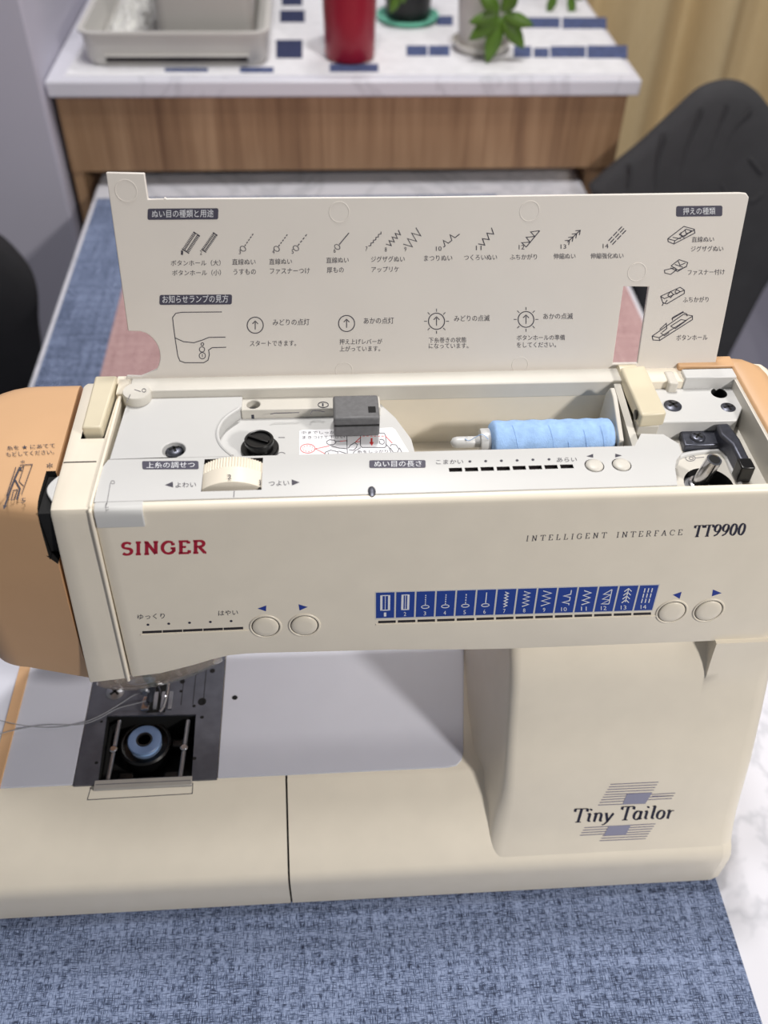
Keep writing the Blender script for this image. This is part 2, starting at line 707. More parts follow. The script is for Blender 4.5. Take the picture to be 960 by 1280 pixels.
# curtain: one hanging sheet with deep folds
b = B()
cols, rows = 170, 8
grid = []
for r in range(rows + 1):
    z = -400 + 1405 * r / rows
    line = []
    for c in range(cols + 1):
        x = 432 + 1000 * c / cols
        t = x / 100.0
        y = 1440 + 30 * math.sin(t * 4.3 + 0.4) + 8 * math.sin(t * 7.1 + 1.0 + 0.1 * r) + 2 * math.sin(t * 14.3)
        line.append(b.verts.new((x + 6 * math.sin(r * .7 + t), y, z)))
    grid.append(line)
for r in range(rows):
    for c in range(cols):
        b.faces.new((grid[r][c], grid[r][c + 1], grid[r + 1][c + 1], grid[r + 1][c]))
o = obj('curtain', b, 'curtain', smooth=80, at=(900, 1440, -400))
md = o.modifiers.new('thickness', 'SOLIDIFY')
md.thickness = 0.002
tag(o, 'beige curtain hanging in soft vertical folds behind the grey chair', 'curtain')

# ------------------------------------------------------------------ dining table with marble top
tb = thing('dining_table', (-20, 350, -852), 'white marble topped table carrying the sewing machine and its cloths', 'table')
obj('tabletop', box(B(), (-375, -310, -22), (342, 1130, 0)), 'marble_table', tb, bevel=3)
for lx in (-350, 290):
    for ly in (-270, 1070):
        obj('leg', box(B(), (lx, ly, -852), (lx + 26, ly + 26, -22)), 'chair_leg', tb, bevel=2)

o = obj('table_runner', box(B(), (-368, -268, 0), (205, 940, 1.4)), 'cloth_blue', bevel=0.5, at=(-80, 300, 0))
tag(o, 'blue woven table runner lying under the sewing machine', 'table runner')
o = obj('placemat', box(B(), (-299, 190, 1.5), (334, 872, 2.6)), 'cloth_pink', bevel=0.4, at=(20, 500, 1.4))
tag(o, 'pink woven placemat lying on the blue runner behind the machine', 'placemat')

# ------------------------------------------------------------------ sideboard at the back
CZ = 152.0
sb = thing('sideboard', (0, 1150, -852), 'oak sideboard with white marble top behind the table', 'sideboard')
obj('countertop', slab(B(), [(-417 + 5, 966), (397, 966), (397, 1440), (-412, 1440)], CZ - 22, CZ), 'marble_top', sb, bevel=3)
obj('front_panel', box(B(), (-404, 976, 24), (384, 992, CZ - 22)), 'oak', sb)
obj('side_panel', box(B(), (-404, 978, -852), (-390, 1430, 24)), 'oak', sb)
obj('side_panel', box(B(), (345, 978, -852), (384, 1430, 24)), 'oak', sb)
obj('back_panel', box(B(), (-404, 1418, -852), (384, 1432, CZ - 22)), 'oak', sb)
obj('shelf_board', box(B(), (-390, 1140, 10), (345, 1418, 24)), 'dark_wood', sb)

# mat on the sideboard
cm = thing('counter_mat', (0, 1180, CZ), 'white woven mat with navy blocks lying on the sideboard top', 'mat')
p0, p1 = T(72, 92, CZ), T(797, 83, CZ)
obj('mat_cloth', slab(B(), [(-388, 985), (386, 985), (392, 1405), (-372, 1405)], CZ, CZ + 1.2), 'mat_white', cm)
s_mat = s_z(CZ + 1.3)


def mat_patch(x0, y0, x1, y1, m):
    P = [T(x0, y1, CZ + 1.2), T(x1, y1, CZ + 1.2), T(x1, y0, CZ + 1.2), T(x0, y0, CZ + 1.2)]
    slab_pts = [(p.x, p.y) for p in P]
    obj('woven_block', slab(B(), slab_pts, CZ + 1.2, CZ + 1.5), m, cm)


for q in ((508, 57, 534, 70), (536, 57, 562, 70), (642, 58, 664, 72), (688, 58, 732, 72), (734, 57, 784, 73), (667, 60, 686, 72)):
    mat_patch(*q, 'mat_navy')
for q in ((655, 22, 700, 35), (703, 22, 758, 36), (546, 20, 566, 32)):
    mat_patch(*q, 'mat_navy')
for q in ((345, 50, 378, 73), (350, 13, 381, 28), (352, -4, 378, 7)):
    mat_patch(*q, 'mat_dark')
for q in ((412, 80, 473, 90), (300, 84, 342, 91), (206, 85, 260, 90)):
    mat_patch(*q, 'mat_navy')


# white tray: rounded rim, front wall with a long slot
tray = thing('storage_tray', (-260, 1130, CZ + 1.3), 'white plastic tray with a rounded rim on the sideboard', 'tray')


def rr_ring(x0, y0, x1, y1, r, z, n=6):
    return [(p[0], p[1], z) for p in rrect(x0, y0, x1, y1, r, n=n)]


tz = CZ + 1.6
X0, X1, Y0, Y1 = -366, -116, 1012, 1330
b = B()
loft(b, [rr_ring(X0 + 8, Y0 + 8, X1 - 8, Y1 - 8, 16, tz), rr_ring(X0 + 3, Y0 + 3, X1 - 3, Y1 - 3, 19, tz + 8), rr_ring(X0, Y0, X1, Y1, 22, tz + 40), rr_ring(X0 - 4, Y0 - 4, X1 + 4, Y1 + 4, 25, tz + 42),
         rr_ring(X0 - 4, Y0 - 4, X1 + 4, Y1 + 4, 25, tz + 45), rr_ring(X0 + 4, Y0 + 4, X1 - 4, Y1 - 4, 18, tz + 45), rr_ring(X0 + 9, Y0 + 9, X1 - 9, Y1 - 9, 14, tz + 6)])
o = obj('tray_body', b, 'tray_white', tray)
cut(o, [box(B(), (X0 + 30, Y0 - 6, tz + 5), (X1 - 28, Y0 + 5.6, tz + 13))], 'slot_dark')
obj('front_ledge', box(B(), (X0 + 28, Y0 - 1.5, tz + 13.5), (X1 - 26, Y0 + 3, tz + 16)), 'tray_white', tray, bevel=0.8)
b = B()
CX0, CX1, CY0, CY1 = -268, -132, 1034, 1290
loft(b, [rr_ring(CX0 + 4, CY0 + 4, CX1 - 4, CY1 - 4, 14, tz + 7), rr_ring(CX0, CY0, CX1, CY1, 18, tz + 120), rr_ring(CX0 - 5, CY0 - 5, CX1 + 5, CY1 + 5, 22, tz + 122), rr_ring(CX0 - 5, CY0 - 5, CX1 + 5, CY1 + 5, 22, tz + 126),
         rr_ring(CX0 + 3, CY0 + 3, CX1 - 3, CY1 - 3, 15, tz + 126), rr_ring(CX0 + 7, CY0 + 7, CX1 - 7, CY1 - 7, 12, tz + 10)])
o = obj('clear_box', b, 'clear_bin', at=(-210, 1160, tz + 6))
tag(o, 'clear plastic box standing inside the white tray', 'box')
# crumpled clear wrap beside it, inside the tray
b = B()
n = 18
g = []
for i in range(n + 1):
    line = []
    for j in range(n + 1):
        u, v = i / n, j / n
        edge = min(u, 1 - u, v, 1 - v) * 4
        h = min(1, edge) * (10 + 16 * random.random())
        line.append(b.verts.new((-352 + 76 * u + random.uniform(-1.5, 1.5), 1040 + 240 * v + random.uniform(-4, 4), tz + 9 + h)))
    g.append(line)
for i in range(n):
    for j in range(n):
        b.faces.new((g[i][j], g[i + 1][j], g[i + 1][j + 1], g[i][j + 1]))
base_loop = [g[i][0] for i in range(n + 1)] + [g[n][j] for j in range(1, n + 1)] + [g[i][n] for i in range(n - 1, -1, -1)] + [g[0][j] for j in range(n - 1, 0, -1)]
low = [b.verts.new((v.co.x, v.co.y, tz + 7)) for v in base_loop]
for i in range(len(base_loop)):
    j = (i + 1) % len(base_loop)
    b.faces.new((base_loop[i], base_loop[j], low[j], low[i]))
b.faces.new(low)
o = obj('plastic_wrap', b, 'crumple', smooth=10, at=(-325, 1160, tz + 7))
tag(o, 'crumpled pale plastic wrap in the tray left of the clear box', 'wrapping')

# red canister
c = Vector((-3, 1052, CZ + 1.6))
cn = thing('canister', c, 'deep red round canister standing beside the white tray', 'canister')
obj('canister_body', lathe(B(), [(28, 0), (33, 1.5), (35, 6), (36.5, 60), (39, 150), (40, 168), (38, 168), (37, 150), (33, 8), (1, 7)], c, n=40), 'cup_red', cn)
obj('rim', lathe(B(), [(40, 166), (41.5, 168), (41.5, 172), (38, 172), (38, 168)], c, n=40), 'cup_red', cn)


def leaflet(b, base, tip, wd, up, droop=4.0, n=8):
    base, tip = Vector(base), Vector(tip)
    d = tip - base
    side = d.cross(Vector(up)).normalized()
    nrm = side.cross(d).normalized()
    mid, le, ri = [], [], []
    for i in range(n + 1):
        t = i / n
        w_ = wd * (math.sin(math.pi * min(1, t ** 0.85)) ** 0.8) if 0 < t < 1 else 0.3
        p = base + d * t + nrm * (droop * math.sin(math.pi * t))
        mid.append(b.verts.new(p - nrm * (w_ * 0.12)))
        le.append(b.verts.new(p + side * w_))
        ri.append(b.verts.new(p - side * w_))
    for i in range(n):
        b.faces.new((mid[i], mid[i + 1], le[i + 1], le[i]))
        b.faces.new((ri[i], ri[i + 1], mid[i + 1], mid[i]))
    return b


def thick(o, t=0.5):
    md = o.modifiers.new('thickness', 'SOLIDIFY')
    md.thickness = t * S
    return o


# white pot on a saucer with an umbrella plant
c = Vector((188, 1085, CZ + 1.6))
o = obj('saucer', lathe(B(), [(30, 0), (36, 1), (40, 5), (43, 12), (41, 12.5), (37, 6), (30, 3.4), (1, 3.2)], c, n=40), 'pot_white', at=c)
tag(o, 'white saucer under the white plant pot', 'saucer')
pl_ = thing('potted_plant', c + Vector((0, 0, 3.6)), 'umbrella plant in a ribbed white pot on a white saucer', 'potted plant')
pc = c + Vector((0, 0, 3.6))
b = B()
lathe(b, [(29, 0), (32, 2), (36, 50), (40, 104), (43, 106), (43, 116), (40, 116), (38, 104), (1, 100)], pc, n=40)
obj('pot', b, 'pot_white', pl_)
obj('soil', lathe(B(), [(37, 98), (37.4, 104), (20, 106), (1, 106)], pc, n=24), 'soil', pl_)
hub = on_plane(626, 18, Vector((0, 1030, 0)), Vector((0, 1, 0)))
st = obj('stem', tube(B(), spline([pc + Vector((4, -6, 104)), pc + Vector((10, -20, 150)), hub + Vector((6, 26, 40)), hub + Vector((1, 3, 4))], 6), [2.2] * 6 + [1.8] * 6 + [1.2] * 7), 'stem', pl_)
yp = Vector((0, 1026, 0))
for tx, ty, wd in ((608, 80, 9.0), (586, 50, 8.0), (586, 28, 6.6), (598, -8, 7.5), (648, -12, 7.5), (667, 32, 7.0), (655, 61, 8.5)):
    tip = on_plane(tx, ty, yp, Vector((0, 1, 0)))
    ho = hub + (tip - hub).normalized() * 3
    thick(obj('leaf', leaflet(B(), ho, tip, wd * 1.35, (0.1, -1, 0.25), 2.5), 'leaf', pl_))

# black pot on a mint saucer
c = Vector((85, 1215, CZ + 1.6))
c.x = T(508, 20, CZ).x
o = obj('saucer', lathe(B(), [(30, 0), (42, 0.5), (47, 4), (48, 8), (45, 8.5), (40, 4), (1, 3.5)], c, n=40), 'mint', at=c)
tag(o, 'mint green saucer under the black plant pot', 'saucer')
bp_ = thing('potted_plant', c + Vector((0, 0, 3.8)), 'small leafy plant in a black pot on the mint saucer', 'potted plant')
pc = c + Vector((0, 0, 3.8))
obj('pot', lathe(B(), [(30, 0), (33, 2), (37, 40), (41, 84), (43, 86), (43, 92), (40, 92), (38, 84), (1, 80)], pc, n=36), 'pot_black', bp_)
obj('soil', lathe(B(), [(37, 78), (37.4, 84), (1, 86)], pc, n=24), 'soil', bp_)
obj('stem', tube(B(), spline([pc + Vector((0, 0, 84)), pc + Vector((-6, -20, 110)), pc + Vector((-14, -44, 92))], 6), 1.5), 'stem', bp_)
for tx, ty, bx, by in ((488, 16, 497, -6), (505, 4, 500, -12), (476, -6, 494, -10)):
    yq = Vector((0, 1165, 0))
    thick(obj('leaf', leaflet(B(), on_plane(bx, by, yq, Vector((0, 1, 0))), on_plane(tx, ty, yq, Vector((0, 1, 0))), 7.5, (0.1, -1, 0.3), 2), 'leaf', bp_))

# third pot further back
c = Vector((T(672, -2, CZ).x, 1352, CZ + 1.6))
kp = thing('potted_plant', c, 'plant in a black pot behind and right of the white ribbed pot', 'potted plant')
obj('pot', lathe(B(), [(26, 0), (29, 2), (33, 40), (36, 70), (38, 72), (38, 78), (35, 78), (34, 70), (1, 66)], c, n=36), 'pot_black', kp)
obj('soil', lathe(B(), [(33, 64), (33.4, 70), (1, 72)], c, n=24), 'soil', kp)
obj('stem', tube(B(), spline([c + Vector((4, 0, 70)), c + Vector((16, -40, 100)), c + Vector((34, -90, 84))], 6), 1.5), 'stem', kp)
for tx, ty, bx, by, wd in ((684, 17, 694, -8, 8.0), (716, 21, 712, -8, 7.5), (728, 0, 716, -10, 6)):
    yq = Vector((0, 1255, 0))
    thick(obj('leaf', leaflet(B(), on_plane(bx, by, yq, Vector((0, 1, 0))), on_plane(tx, ty, yq, Vector((0, 1, 0))), wd, (0.1, -1, 0.3), 2), 'leaf', kp))


# ------------------------------------------------------------------ chairs
def chair(name, outline, plane_p, plane_n, base, seat_box, m, label, tufts, seams):
    t = thing(name, (base[0], base[1], -852), label, 'chair', 'upholstered dining chairs')
    P, N = Vector(plane_p), Vector(plane_n).normalized()
    pts = [on_plane(x, y, P, N) for x, y in outline]
    pts = [p if isinstance(p, Vector) else Vector(p) for p in pts]
    pts = [Vector(p) for p in spline(pts + [pts[0]], 5)[:-1]]
    ctr = sum(pts, Vector()) / len(pts)
    if N.dot(CAM - ctr) < 0:
        N = -N
    rings = []
    for k, (inset, d) in enumerate(((0.94, -34), (0.99, -28), (1.0, -18), (0.995, -8), (0.97, 0), (0.90, 5), (0.7, 9), (0.35, 11))):
        rings.append([ctr + (p - ctr) * inset + N * d for p in pts])
    shell = obj('backrest', loft(B(), rings), m, t, smooth=70)
    for sm in seams:
        q = [on_plane(x, y, P + N * 8, N) for x, y in sm]
        obj('stitch_seam', tube(B(), spline(q, 4), 2.2, 6), m, shell)
    for sm in tufts:
        q = [on_plane(x, y, P + N * 9, N) for x, y in sm]
        obj('tuft_fold', tube(B(), spline(q, 4), [0.6] + [3.4] * (len(spline(q, 4)) - 2) + [0.6], 8), m, shell)
    (x0, y0, z0), (x1, y1, z1) = seat_box
    obj('seat', box(B(), (x0, y0, z0), (x1, y1, z1)), m, t, bevel=26, seg=4)
    for lx in (x0 + 40, x1 - 60):
        for ly in (y0 + 40, y1 - 60):
            obj('leg', lathe(B(), [(9, 0), (15, z0 + 856)], (lx + 10, ly + 10, -852), n=14), 'chair_leg', t)
    return t


chair('upholstered_chair', [(738, 238), (770, 210), (802, 184), (841, 148), (875, 117), (900, 106), (922, 104), (942, 112), (962, 132), (1000, 190), (1005, 260), (985, 320), (955, 368), (925, 425), (900, 470), (868, 505), (838, 470), (803, 425), (785, 345), (757, 290)],
      (430, 880, 0), (-0.1, -0.99, 0.1), (640, 900), ((400, 915, -400), (640, 1390, -330)), 'chair_fabric',
      'dark grey upholstered chair with stitched backrest at the right of the table', [[(936, 196), (944, 206), (953, 217)], [(953, 240), (944, 248), (936, 252)], [(901, 228), (904, 236), (908, 244)]],
      [[(785, 232), (788, 215), (787, 204)], [(818, 243), (822, 200), (832, 165)], [(845, 243), (856, 190), (878, 135)], [(871, 243), (886, 190), (910, 130)], [(897, 215), (915, 165), (940, 135)]])
chair('upholstered_chair', [(-25, 290), (0, 302), (22, 322), (40, 346), (48, 372), (49, 405), (53, 440), (54, 470), (40, 500), (-10, 530), (-80, 520), (-120, 420), (-80, 320)],
      (-440, 730, 0), (0.25, -0.95, 0.1), (-640, 800), ((-900, 480, -400), (-452, 900, -330)), 'chair_fabric_black',
      'black upholstered chair pushed in at the left edge of the table', [], [])

# ------------------------------------------------------------------ sewing machine
sm = thing('sewing_machine', (-30, 20, 1.4), 'cream and tan electronic sewing machine with its top lid open on the blue runner', 'sewing machine')


def arm_bottom(x):
    K = [(-168, 177), (-150, 179), (-130, 185), (-112, 191.5), (-98, 192.5), (-40, 191.5), (52, 188), (215, 187.8)]
    for (x0, z0), (x1, z1) in zip(K, K[1:]):
        if x0 <= x <= x1:
            t = (x - x0) / (x1 - x0)
            return z0 + (z1 - z0) * (3 * t * t - 2 * t ** 3)
    return K[0][1] if x < K[0][0] else K[-1][1]


def arm_y(z):
    return -ARM_SL * (292 - z)


# arm: a long U channel swept along the machine
rings = []
xs = [-166.5, -165.8, -160, -150, -140, -130, -120, -110, -100, -90, -60, -20, 30, 52, 100, 150, 184, 198, 204, 207.5, 209]
for x in xs:
    zb = arm_bottom(x)
    ins = 0.0 if x < 200 else {204: 0.6, 207.5: 3.0, 209: 7}[x]
    if x == -166.5:
        ins = 0.5
    zt = 300
    pr = [(5.2, 284), (5.2, zt - 0.6), (4.6, zt), (3.4, zt - 0.1), (2.0, zt - 0.6), (0.9, zt - 1.6), (0.25, zt - 3.2), (0.0, zt - 6), (arm_y(284), 284), (arm_y(250), 250), (arm_y(215), 215), (arm_y(zb + 3), zb + 3), (arm_y(zb) + 0.5, zb + 0.9), (arm_y(zb) + 1.6, zb),
          (20, zb + 1), (98, 190), (104, 194), (105, 240), (105, 299), (103.5, 303), (100, 303.6), (89, 303.6), (88, 302.8), (88, 290), (88, 262), (60, 261.5), (30, 261.5), (5.2, 262)]
    rings.append([(x, y + (ins if y < 50 else -ins if y > 95 else 0), z - (ins * 0.6 if z > 280 else 0)) for y, z in pr])
arm = obj('arm', loft(B(), rings), 'cream', sm, smooth=40)

# rear hinge rail in paler plastic
o = obj('hinge_rail', extrude(B(), [(-159, 86.8, 295), (-159, 87.4, 304.4), (-159, 88.4, 305), (-159, 99.3, 305), (-159, 99.3, 295)], (286.5, 0, 0)), 'offwhite_plastic', sm, bevel=0.5)

# ---- head: cream band beside the tan cover
def head_profile(x, x0f, zb, ztop=300.0, cy=0.0):
    return [(cy + 5, ztop), (cy + 1.5, ztop - 0.8), (cy + 0.2, ztop - 3), (cy - 0.2, ztop - 8), (arm_y(250), 250), (arm_y(zb + 2) - 0.2, zb + 2), (arm_y(zb) + 1.5, zb), (60, zb + 4), (100, zb + 8), (105, zb + 16), (106, 288), (104.5, 298), (100, ztop), (60, ztop + 0.3)]


rings = []
for x, ins in ((-190.5, 0.6), (-189.9, 0), (-180, 0), (-171, 0), (-168.2, 0), (-167.8, 0.6)):
    zb = 173.2 + (x + 190) * 0.12
    rings.append([(x, y + (ins if y < 50 else -ins), z - (ins if z > 250 else -ins)) for y, z in head_profile(x, 0, zb)])
b = loft(B(), rings)


def head_skew(b):
    # the seams of the head fan out a little towards the back and lean in towards the foot
    for v in b.verts:
        k = max(0.0, min(1.0, (v.co.z - 180) / 120.0))
        if v.co.x > -193:
            wl = max(0.0, min(1.0, (v.co.x + 193) / 3.0))
            v.co.x += wl * (4.6 * k if v.co.x < -186 else 4.2 * k * (0.25 + 0.75 * max(0, v.co.y) / 105.0))
    return b


band = obj('face_band', head_skew(b), 'cream', sm, smooth=40)
cut(band, [slab(B(), [(-180.5, 53.5), (-168.2, 53.5), (-166.0, 101), (-180.5, 101)], 286, 310)], 'void')
b = B()
rail = [(-169.6, 105, 296), (-169.6, 102, 300.4), (-169.6, 50, 300.6), (-169.6, 8, 300.4), (-169.6, 1.5, 299), (-169.6, -0.6, 294), (-169.6, arm_y(250) - 0.5, 250), (-169.6, arm_y(176) - 0.5, 176)]
tube(b, [Vector(p) + Vector((1.1, 0, 0)) for p in spline(rail, 4)], 1.0, 10)
head_skew(b)
obj('band_rib', b, 'cream', band, smooth=60)
b = B()
box(b, (-186, 34.9, 300.15), (-169.5, 35.4, 300.5))
obj('band_seam', b, 'slot_dark', band)
# lever block sitting in the band
P = [T(119, 473, 306), T(154, 472, 306), T(133.5, 534, 306), T(101, 535, 306)]
lev = obj('presser_release', slab(B(), [(-179.4, P[2].y), (-169.2, P[2].y), (-167.2, 101), (-179.4, 101)], 287, 306), 'cream_yellow', sm, bevel=1.2, seg=3)

# tan head cover, rounded end
rings = []
n = 30
def cover_ring(z, ins, fy):
    x0, x1, y0, y1 = -249.0 + ins * 1.3, -191.4, fy + ins, 106.0 - ins
    out = [(x1, y0, z)]
    ra, rb = 24.0 - ins * 0.4, 14.0
    yo = (x1 - x0 - ra) * 0.26
    for k in range(13):
        t = math.radians(262 - 82 * k / 12)
        out.append((x0 + ra + ra * math.cos(t), y0 + yo + rb + rb * math.sin(t), z))
    r2 = 33.0 - ins * 0.4
    for k in range(9):
        t = math.radians(180 - 90 * k / 8)
        out.append((x0 + r2 + r2 * math.cos(t), y1 - r2 + r2 * math.sin(t), z))
    out.append((x1 - 6, y1, z))
    out.append((x1, y1, z))
    return out


for z, ins in ((172.2, 1.2), (173.0, 0.3), (175.5, 0), (190, 0), (205, 0), (222, 0), (240, 0), (260, 0), (284, 0), (291, 0.3), (295, 1.2), (298, 3.2), (299.6, 6.5), (300.2, 11)):
    rings.append(cover_ring(z, ins, arm_y(min(z, 292)) - 0.2 + 4.5 * max(0.0, (240 - z) / 65.0) ** 1.4))
b = loft(B(), rings)
for v in b.verts:                                   # lower edge rises a little to the left
    if v.co.z < 190:
        v.co.z += 1.0 * ((-v.co.x - 191) / 47) ** 1.3
cover = obj('head_cover', head_skew(b), 'tan', sm, smooth=40)
cut(cover, [extrude(B(), [(-193.6, -25, 268), (-193.6, 10, 268), (-193.6, 29, 290), (-193.6, 29, 312), (-193.6, -25, 312)], (14, 0, 0)),
            extrude(B(), [(-186, -25, 262), (-186, -25, 270), (-195, -25, 270)], (0, 60, 0))], 'void')
o = obj('thread_slot', box(B(), (-193, 1.5, 270), (-186.4, 28, 297)), 'void', sm)
obj('takeup_cover', extrude(B(), [(-187, 27 - 19 * k / 12, 299.2) for k in range(13)] + [(-187 - 4.4 * math.sin(math.pi * k / 12), 8 + 19 * k / 12, 299.2) for k in range(1, 12)], (0, 0, -12)), 'white_plastic', sm, bevel=0.5)

# tan cover print
s300 = s_z(300.6)
b = B()
text(b, '糸を ★ にあてて', (9, 563), (69, 559.5), 5.5, s300, -0.1)
text(b, 'もどしてください。', (8, 571), (68, 567.5), 5.5, s300, -0.1)
text(b, '*', (26, 579.5), (31, 579.2), 4, s300)
text(b, '*', (58.5, 585.5), (66, 585), 6.5, s300)
text(b, '5', (26, 629), (31.5, 628.5), 6, s300, 0.2)
printed('printed_caption', b, 'ink', cover)
b = B()
ribbon(b, [(5, 636), (11, 618), (19, 597), (25, 584)], 2.2, s300)
ribbon(b, [(19, 600), (25, 611), (21, 625)], 2.2, s300)
patch(b, [(25.5, 583), (27.6, 588.5), (22, 588)], s300)
patch(b, [(4.6, 637), (3.8, 631.6), (9.2, 632.2)], s300)
for q in ([(25, 581.5), (40.5, 580.5), (27, 618)], [(26, 585), (30, 583), (24, 602), (29.5, 607.5)], [(20, 584), (8, 620)], [(14, 624), (17, 613), (22, 612), (17, 625), (13, 625)]):
    ribbon(b, q, 0.9, s300)
printed('printed_diagram', b, 'ink', cover)

# ---- white deck on top of the arm
deck_poly = [(-166, 5.2), (126, 5.2), (127.4, 12), (128.5, 18), (131, 24), (135.5, 29.5), (136, 37), (130, 45), (118, 46), (112, 36.2), (-163.6, 36.2), (-166, 30)]
deck = obj('control_deck', slab(B(), deck_poly, 292, 300.4), 'white_plastic', sm)
s_deck = s_z(300.4)
slots = [(433, 336.5), (478.5, 335.5), (523.5, 334), (569.5, 333), (615, 331), (661, 330), (706, 328.5), (751, 327)]
slots = [(380 + x * .4375, 440 + y * .4375) for x, y in slots]
cutters = [box(B(), (-114.5, 10.5, 280), (-84.5, 34.6, 310))]
for px, py in slots:
    p = T(px, py, 300.4)
    cutters.append(box(B(), (p.x - 3.4, p.y - 1.5, 298.6), (p.x + 3.4, p.y + 1.5, 303)))
btn_deck = [(743, 582), (777, 581)]
for px, py in btn_deck:
    p = T(px, py, 300.4)
    cutters.append(lathe(B(), [(5.1, -1.2), (5.1, 3)], (p.x, p.y, 300.4), n=28))
cut(deck, cutters, 'slot_dark')
obj('stitch_line', box(B(), (-98.3, 5.6, 300.3), (-97.8, 10, 300.5)), 'ink_grey', deck)
for px, py in btn_deck:
    p = T(px, py, 300.4)
    obj('length_button', lathe(B(), [(4.6, -1.4), (4.6, 0.2), (4.2, 0.8), (2.5, 1.25), (0.2, 1.4)], (p.x, p.y, 300.4), n=28), 'offwhite_plastic', sm, smooth=60)
# white tongue that laps over the front edge at the left
obj('front_tongue', extrude(B(), [(-165.8, 5.3, 300.3), (-165.8, 2.6, 300.2), (-165.8, 0.2, 299), (-165.8, -1.2, 296.5), (-165.8, -1.6, 292), (-165.8, -1.9, 289), (-165.8, 2, 289), (-165.8, 5.3, 296)], (23.6, 0, 0)), 'white_plastic', sm, bevel=0.5)
# front catch
p = T(465, 618, 300)
obj('latch_screw', lathe(B(), [(3.6, -0.6), (3.6, 0.2), (2.8, 0.5), (0.3, 0.5)], (p.x, 7.0, 300.4), n=20, ry=0.55), 'steel_dark', sm)

# tension dial
b = B()
n = 224
rg = []
DC = (-99.5, 0, 278.2)
for y, r, gear in ((13, 24.0, 0), (13.6, 25.4, 0), (24.0, 26.2, 0), (24.2, 26.4, 1), (31.5, 26.4, 1), (32.2, 25.0, 0)):
    line = []
    for i in range(n):
        a = 2 * math.pi * i / n
        rr = r - (0.6 if gear and i % 2 else 0)
        line.append((DC[0] + rr * math.sin(a), y, DC[2] + rr * math.cos(a)))
    rg.append(line)
dial = obj('tension_dial', loft(b, rg), 'cream', sm, smooth=25)
s_dial = lambda px, py: (on_plane(px, py, Vector((0, 13.6, 305.4)), Vector((0, -0.35, 1)).normalized()), Vector((0, 0, 1)))
def s_cyl(px, py):
    d = ray(px, py)
    for k in range(400):
        t = (CAM.z - 312) / -d.z + 0.0
        break
    lo = 0.0
    p = CAM + d * ((312 - CAM.z) / d.z)
    for k in range(600):
        p = p + d * (0.1 / d.length)
        r = math.hypot(p.x - DC[0], p.z - DC[2])
        if r <= 26.15:
            break
    return p, Vector((p.x - DC[0], 0, p.z - DC[2])).normalized()
b = B()
text(b, '2', (284, 599.5), (289.5, 599.2), 6, s_cyl, lift=0.2)
text(b, '3', (323.5, 607.5), (326, 606.5), 7, s_cyl, lift=0.2)
printed('dial_number', b, 'ink', dial)

# deck print
def tri(b, pts, surf):
    patch(b, pts, surf)

def pill(parent, x0, y0, x1, y1, r, skew, rise, surf, s, pl, pr, h, tskew=0.0):
    b = B()
    patch(b, rrect(x0, y0, x1, y1, r, skew, rise), surf, 0.10)
    o = obj('heading_label', b, 'pill', parent)
    b = B()
    text(b, s, pl, pr, h, surf, tskew, 0.2)
    printed('heading_text', b, 'ink_white', parent)

pill(deck, 178, 576.5, 248.5, 587, 2, -0.05, 0.3, s_deck, '上糸の調せつ', (183, 585.5), (243.5, 585), 7.6)
pill(deck, 461.5, 575.5, 532, 585.2, 2, 0.0, 0.3, s_deck, 'ぬい目の長さ', (468, 584), (527, 583.5), 7.2)
b = B()
text(b, 'よわい', (219.5, 609.8), (245, 609), 6.5, s_deck)
text(b, 'つよい', (336, 607.8), (361.5, 607), 6.5, s_deck)
text(b, 'こまかい', (545, 580.5), (579, 580), 5.6, s_deck)
text(b, 'あらい', (696, 577.8), (721, 577.2), 5.6, s_deck)
tri(b, [(206, 606.5), (216, 602.2), (216.5, 609.4)], s_deck)
tri(b, [(374.5, 603), (364.5, 599.5), (365, 607)], s_deck)
tri(b, [(733, 570.5), (741.5, 567.5), (741.5, 572.2)], s_deck)
tri(b, [(777.5, 569.5), (769, 567.2), (769, 572)], s_deck)
for x, y in ((474, 313), (519, 312), (564, 311), (609, 310), (654, 308), (700, 307)):
    patch(b, ring(380 + x * .4375, 440 + y * .4375, 1.9, 1.5, 10), s_deck)
printed('printed_caption', b, 'ink', deck)
b = B()
ribbon(b, [(138, 604), (134, 628), (132, 633)], 0.8, s_deck)
ribbon(b, [(136, 634), (132, 635), (133, 629)], 0.8, s_deck)
ribbon(b, ring(141, 603, 2.4, 2.0, 10), 0.7, s_deck, closed=True)
printed('printed_mark', b, 'ink_grey', deck)

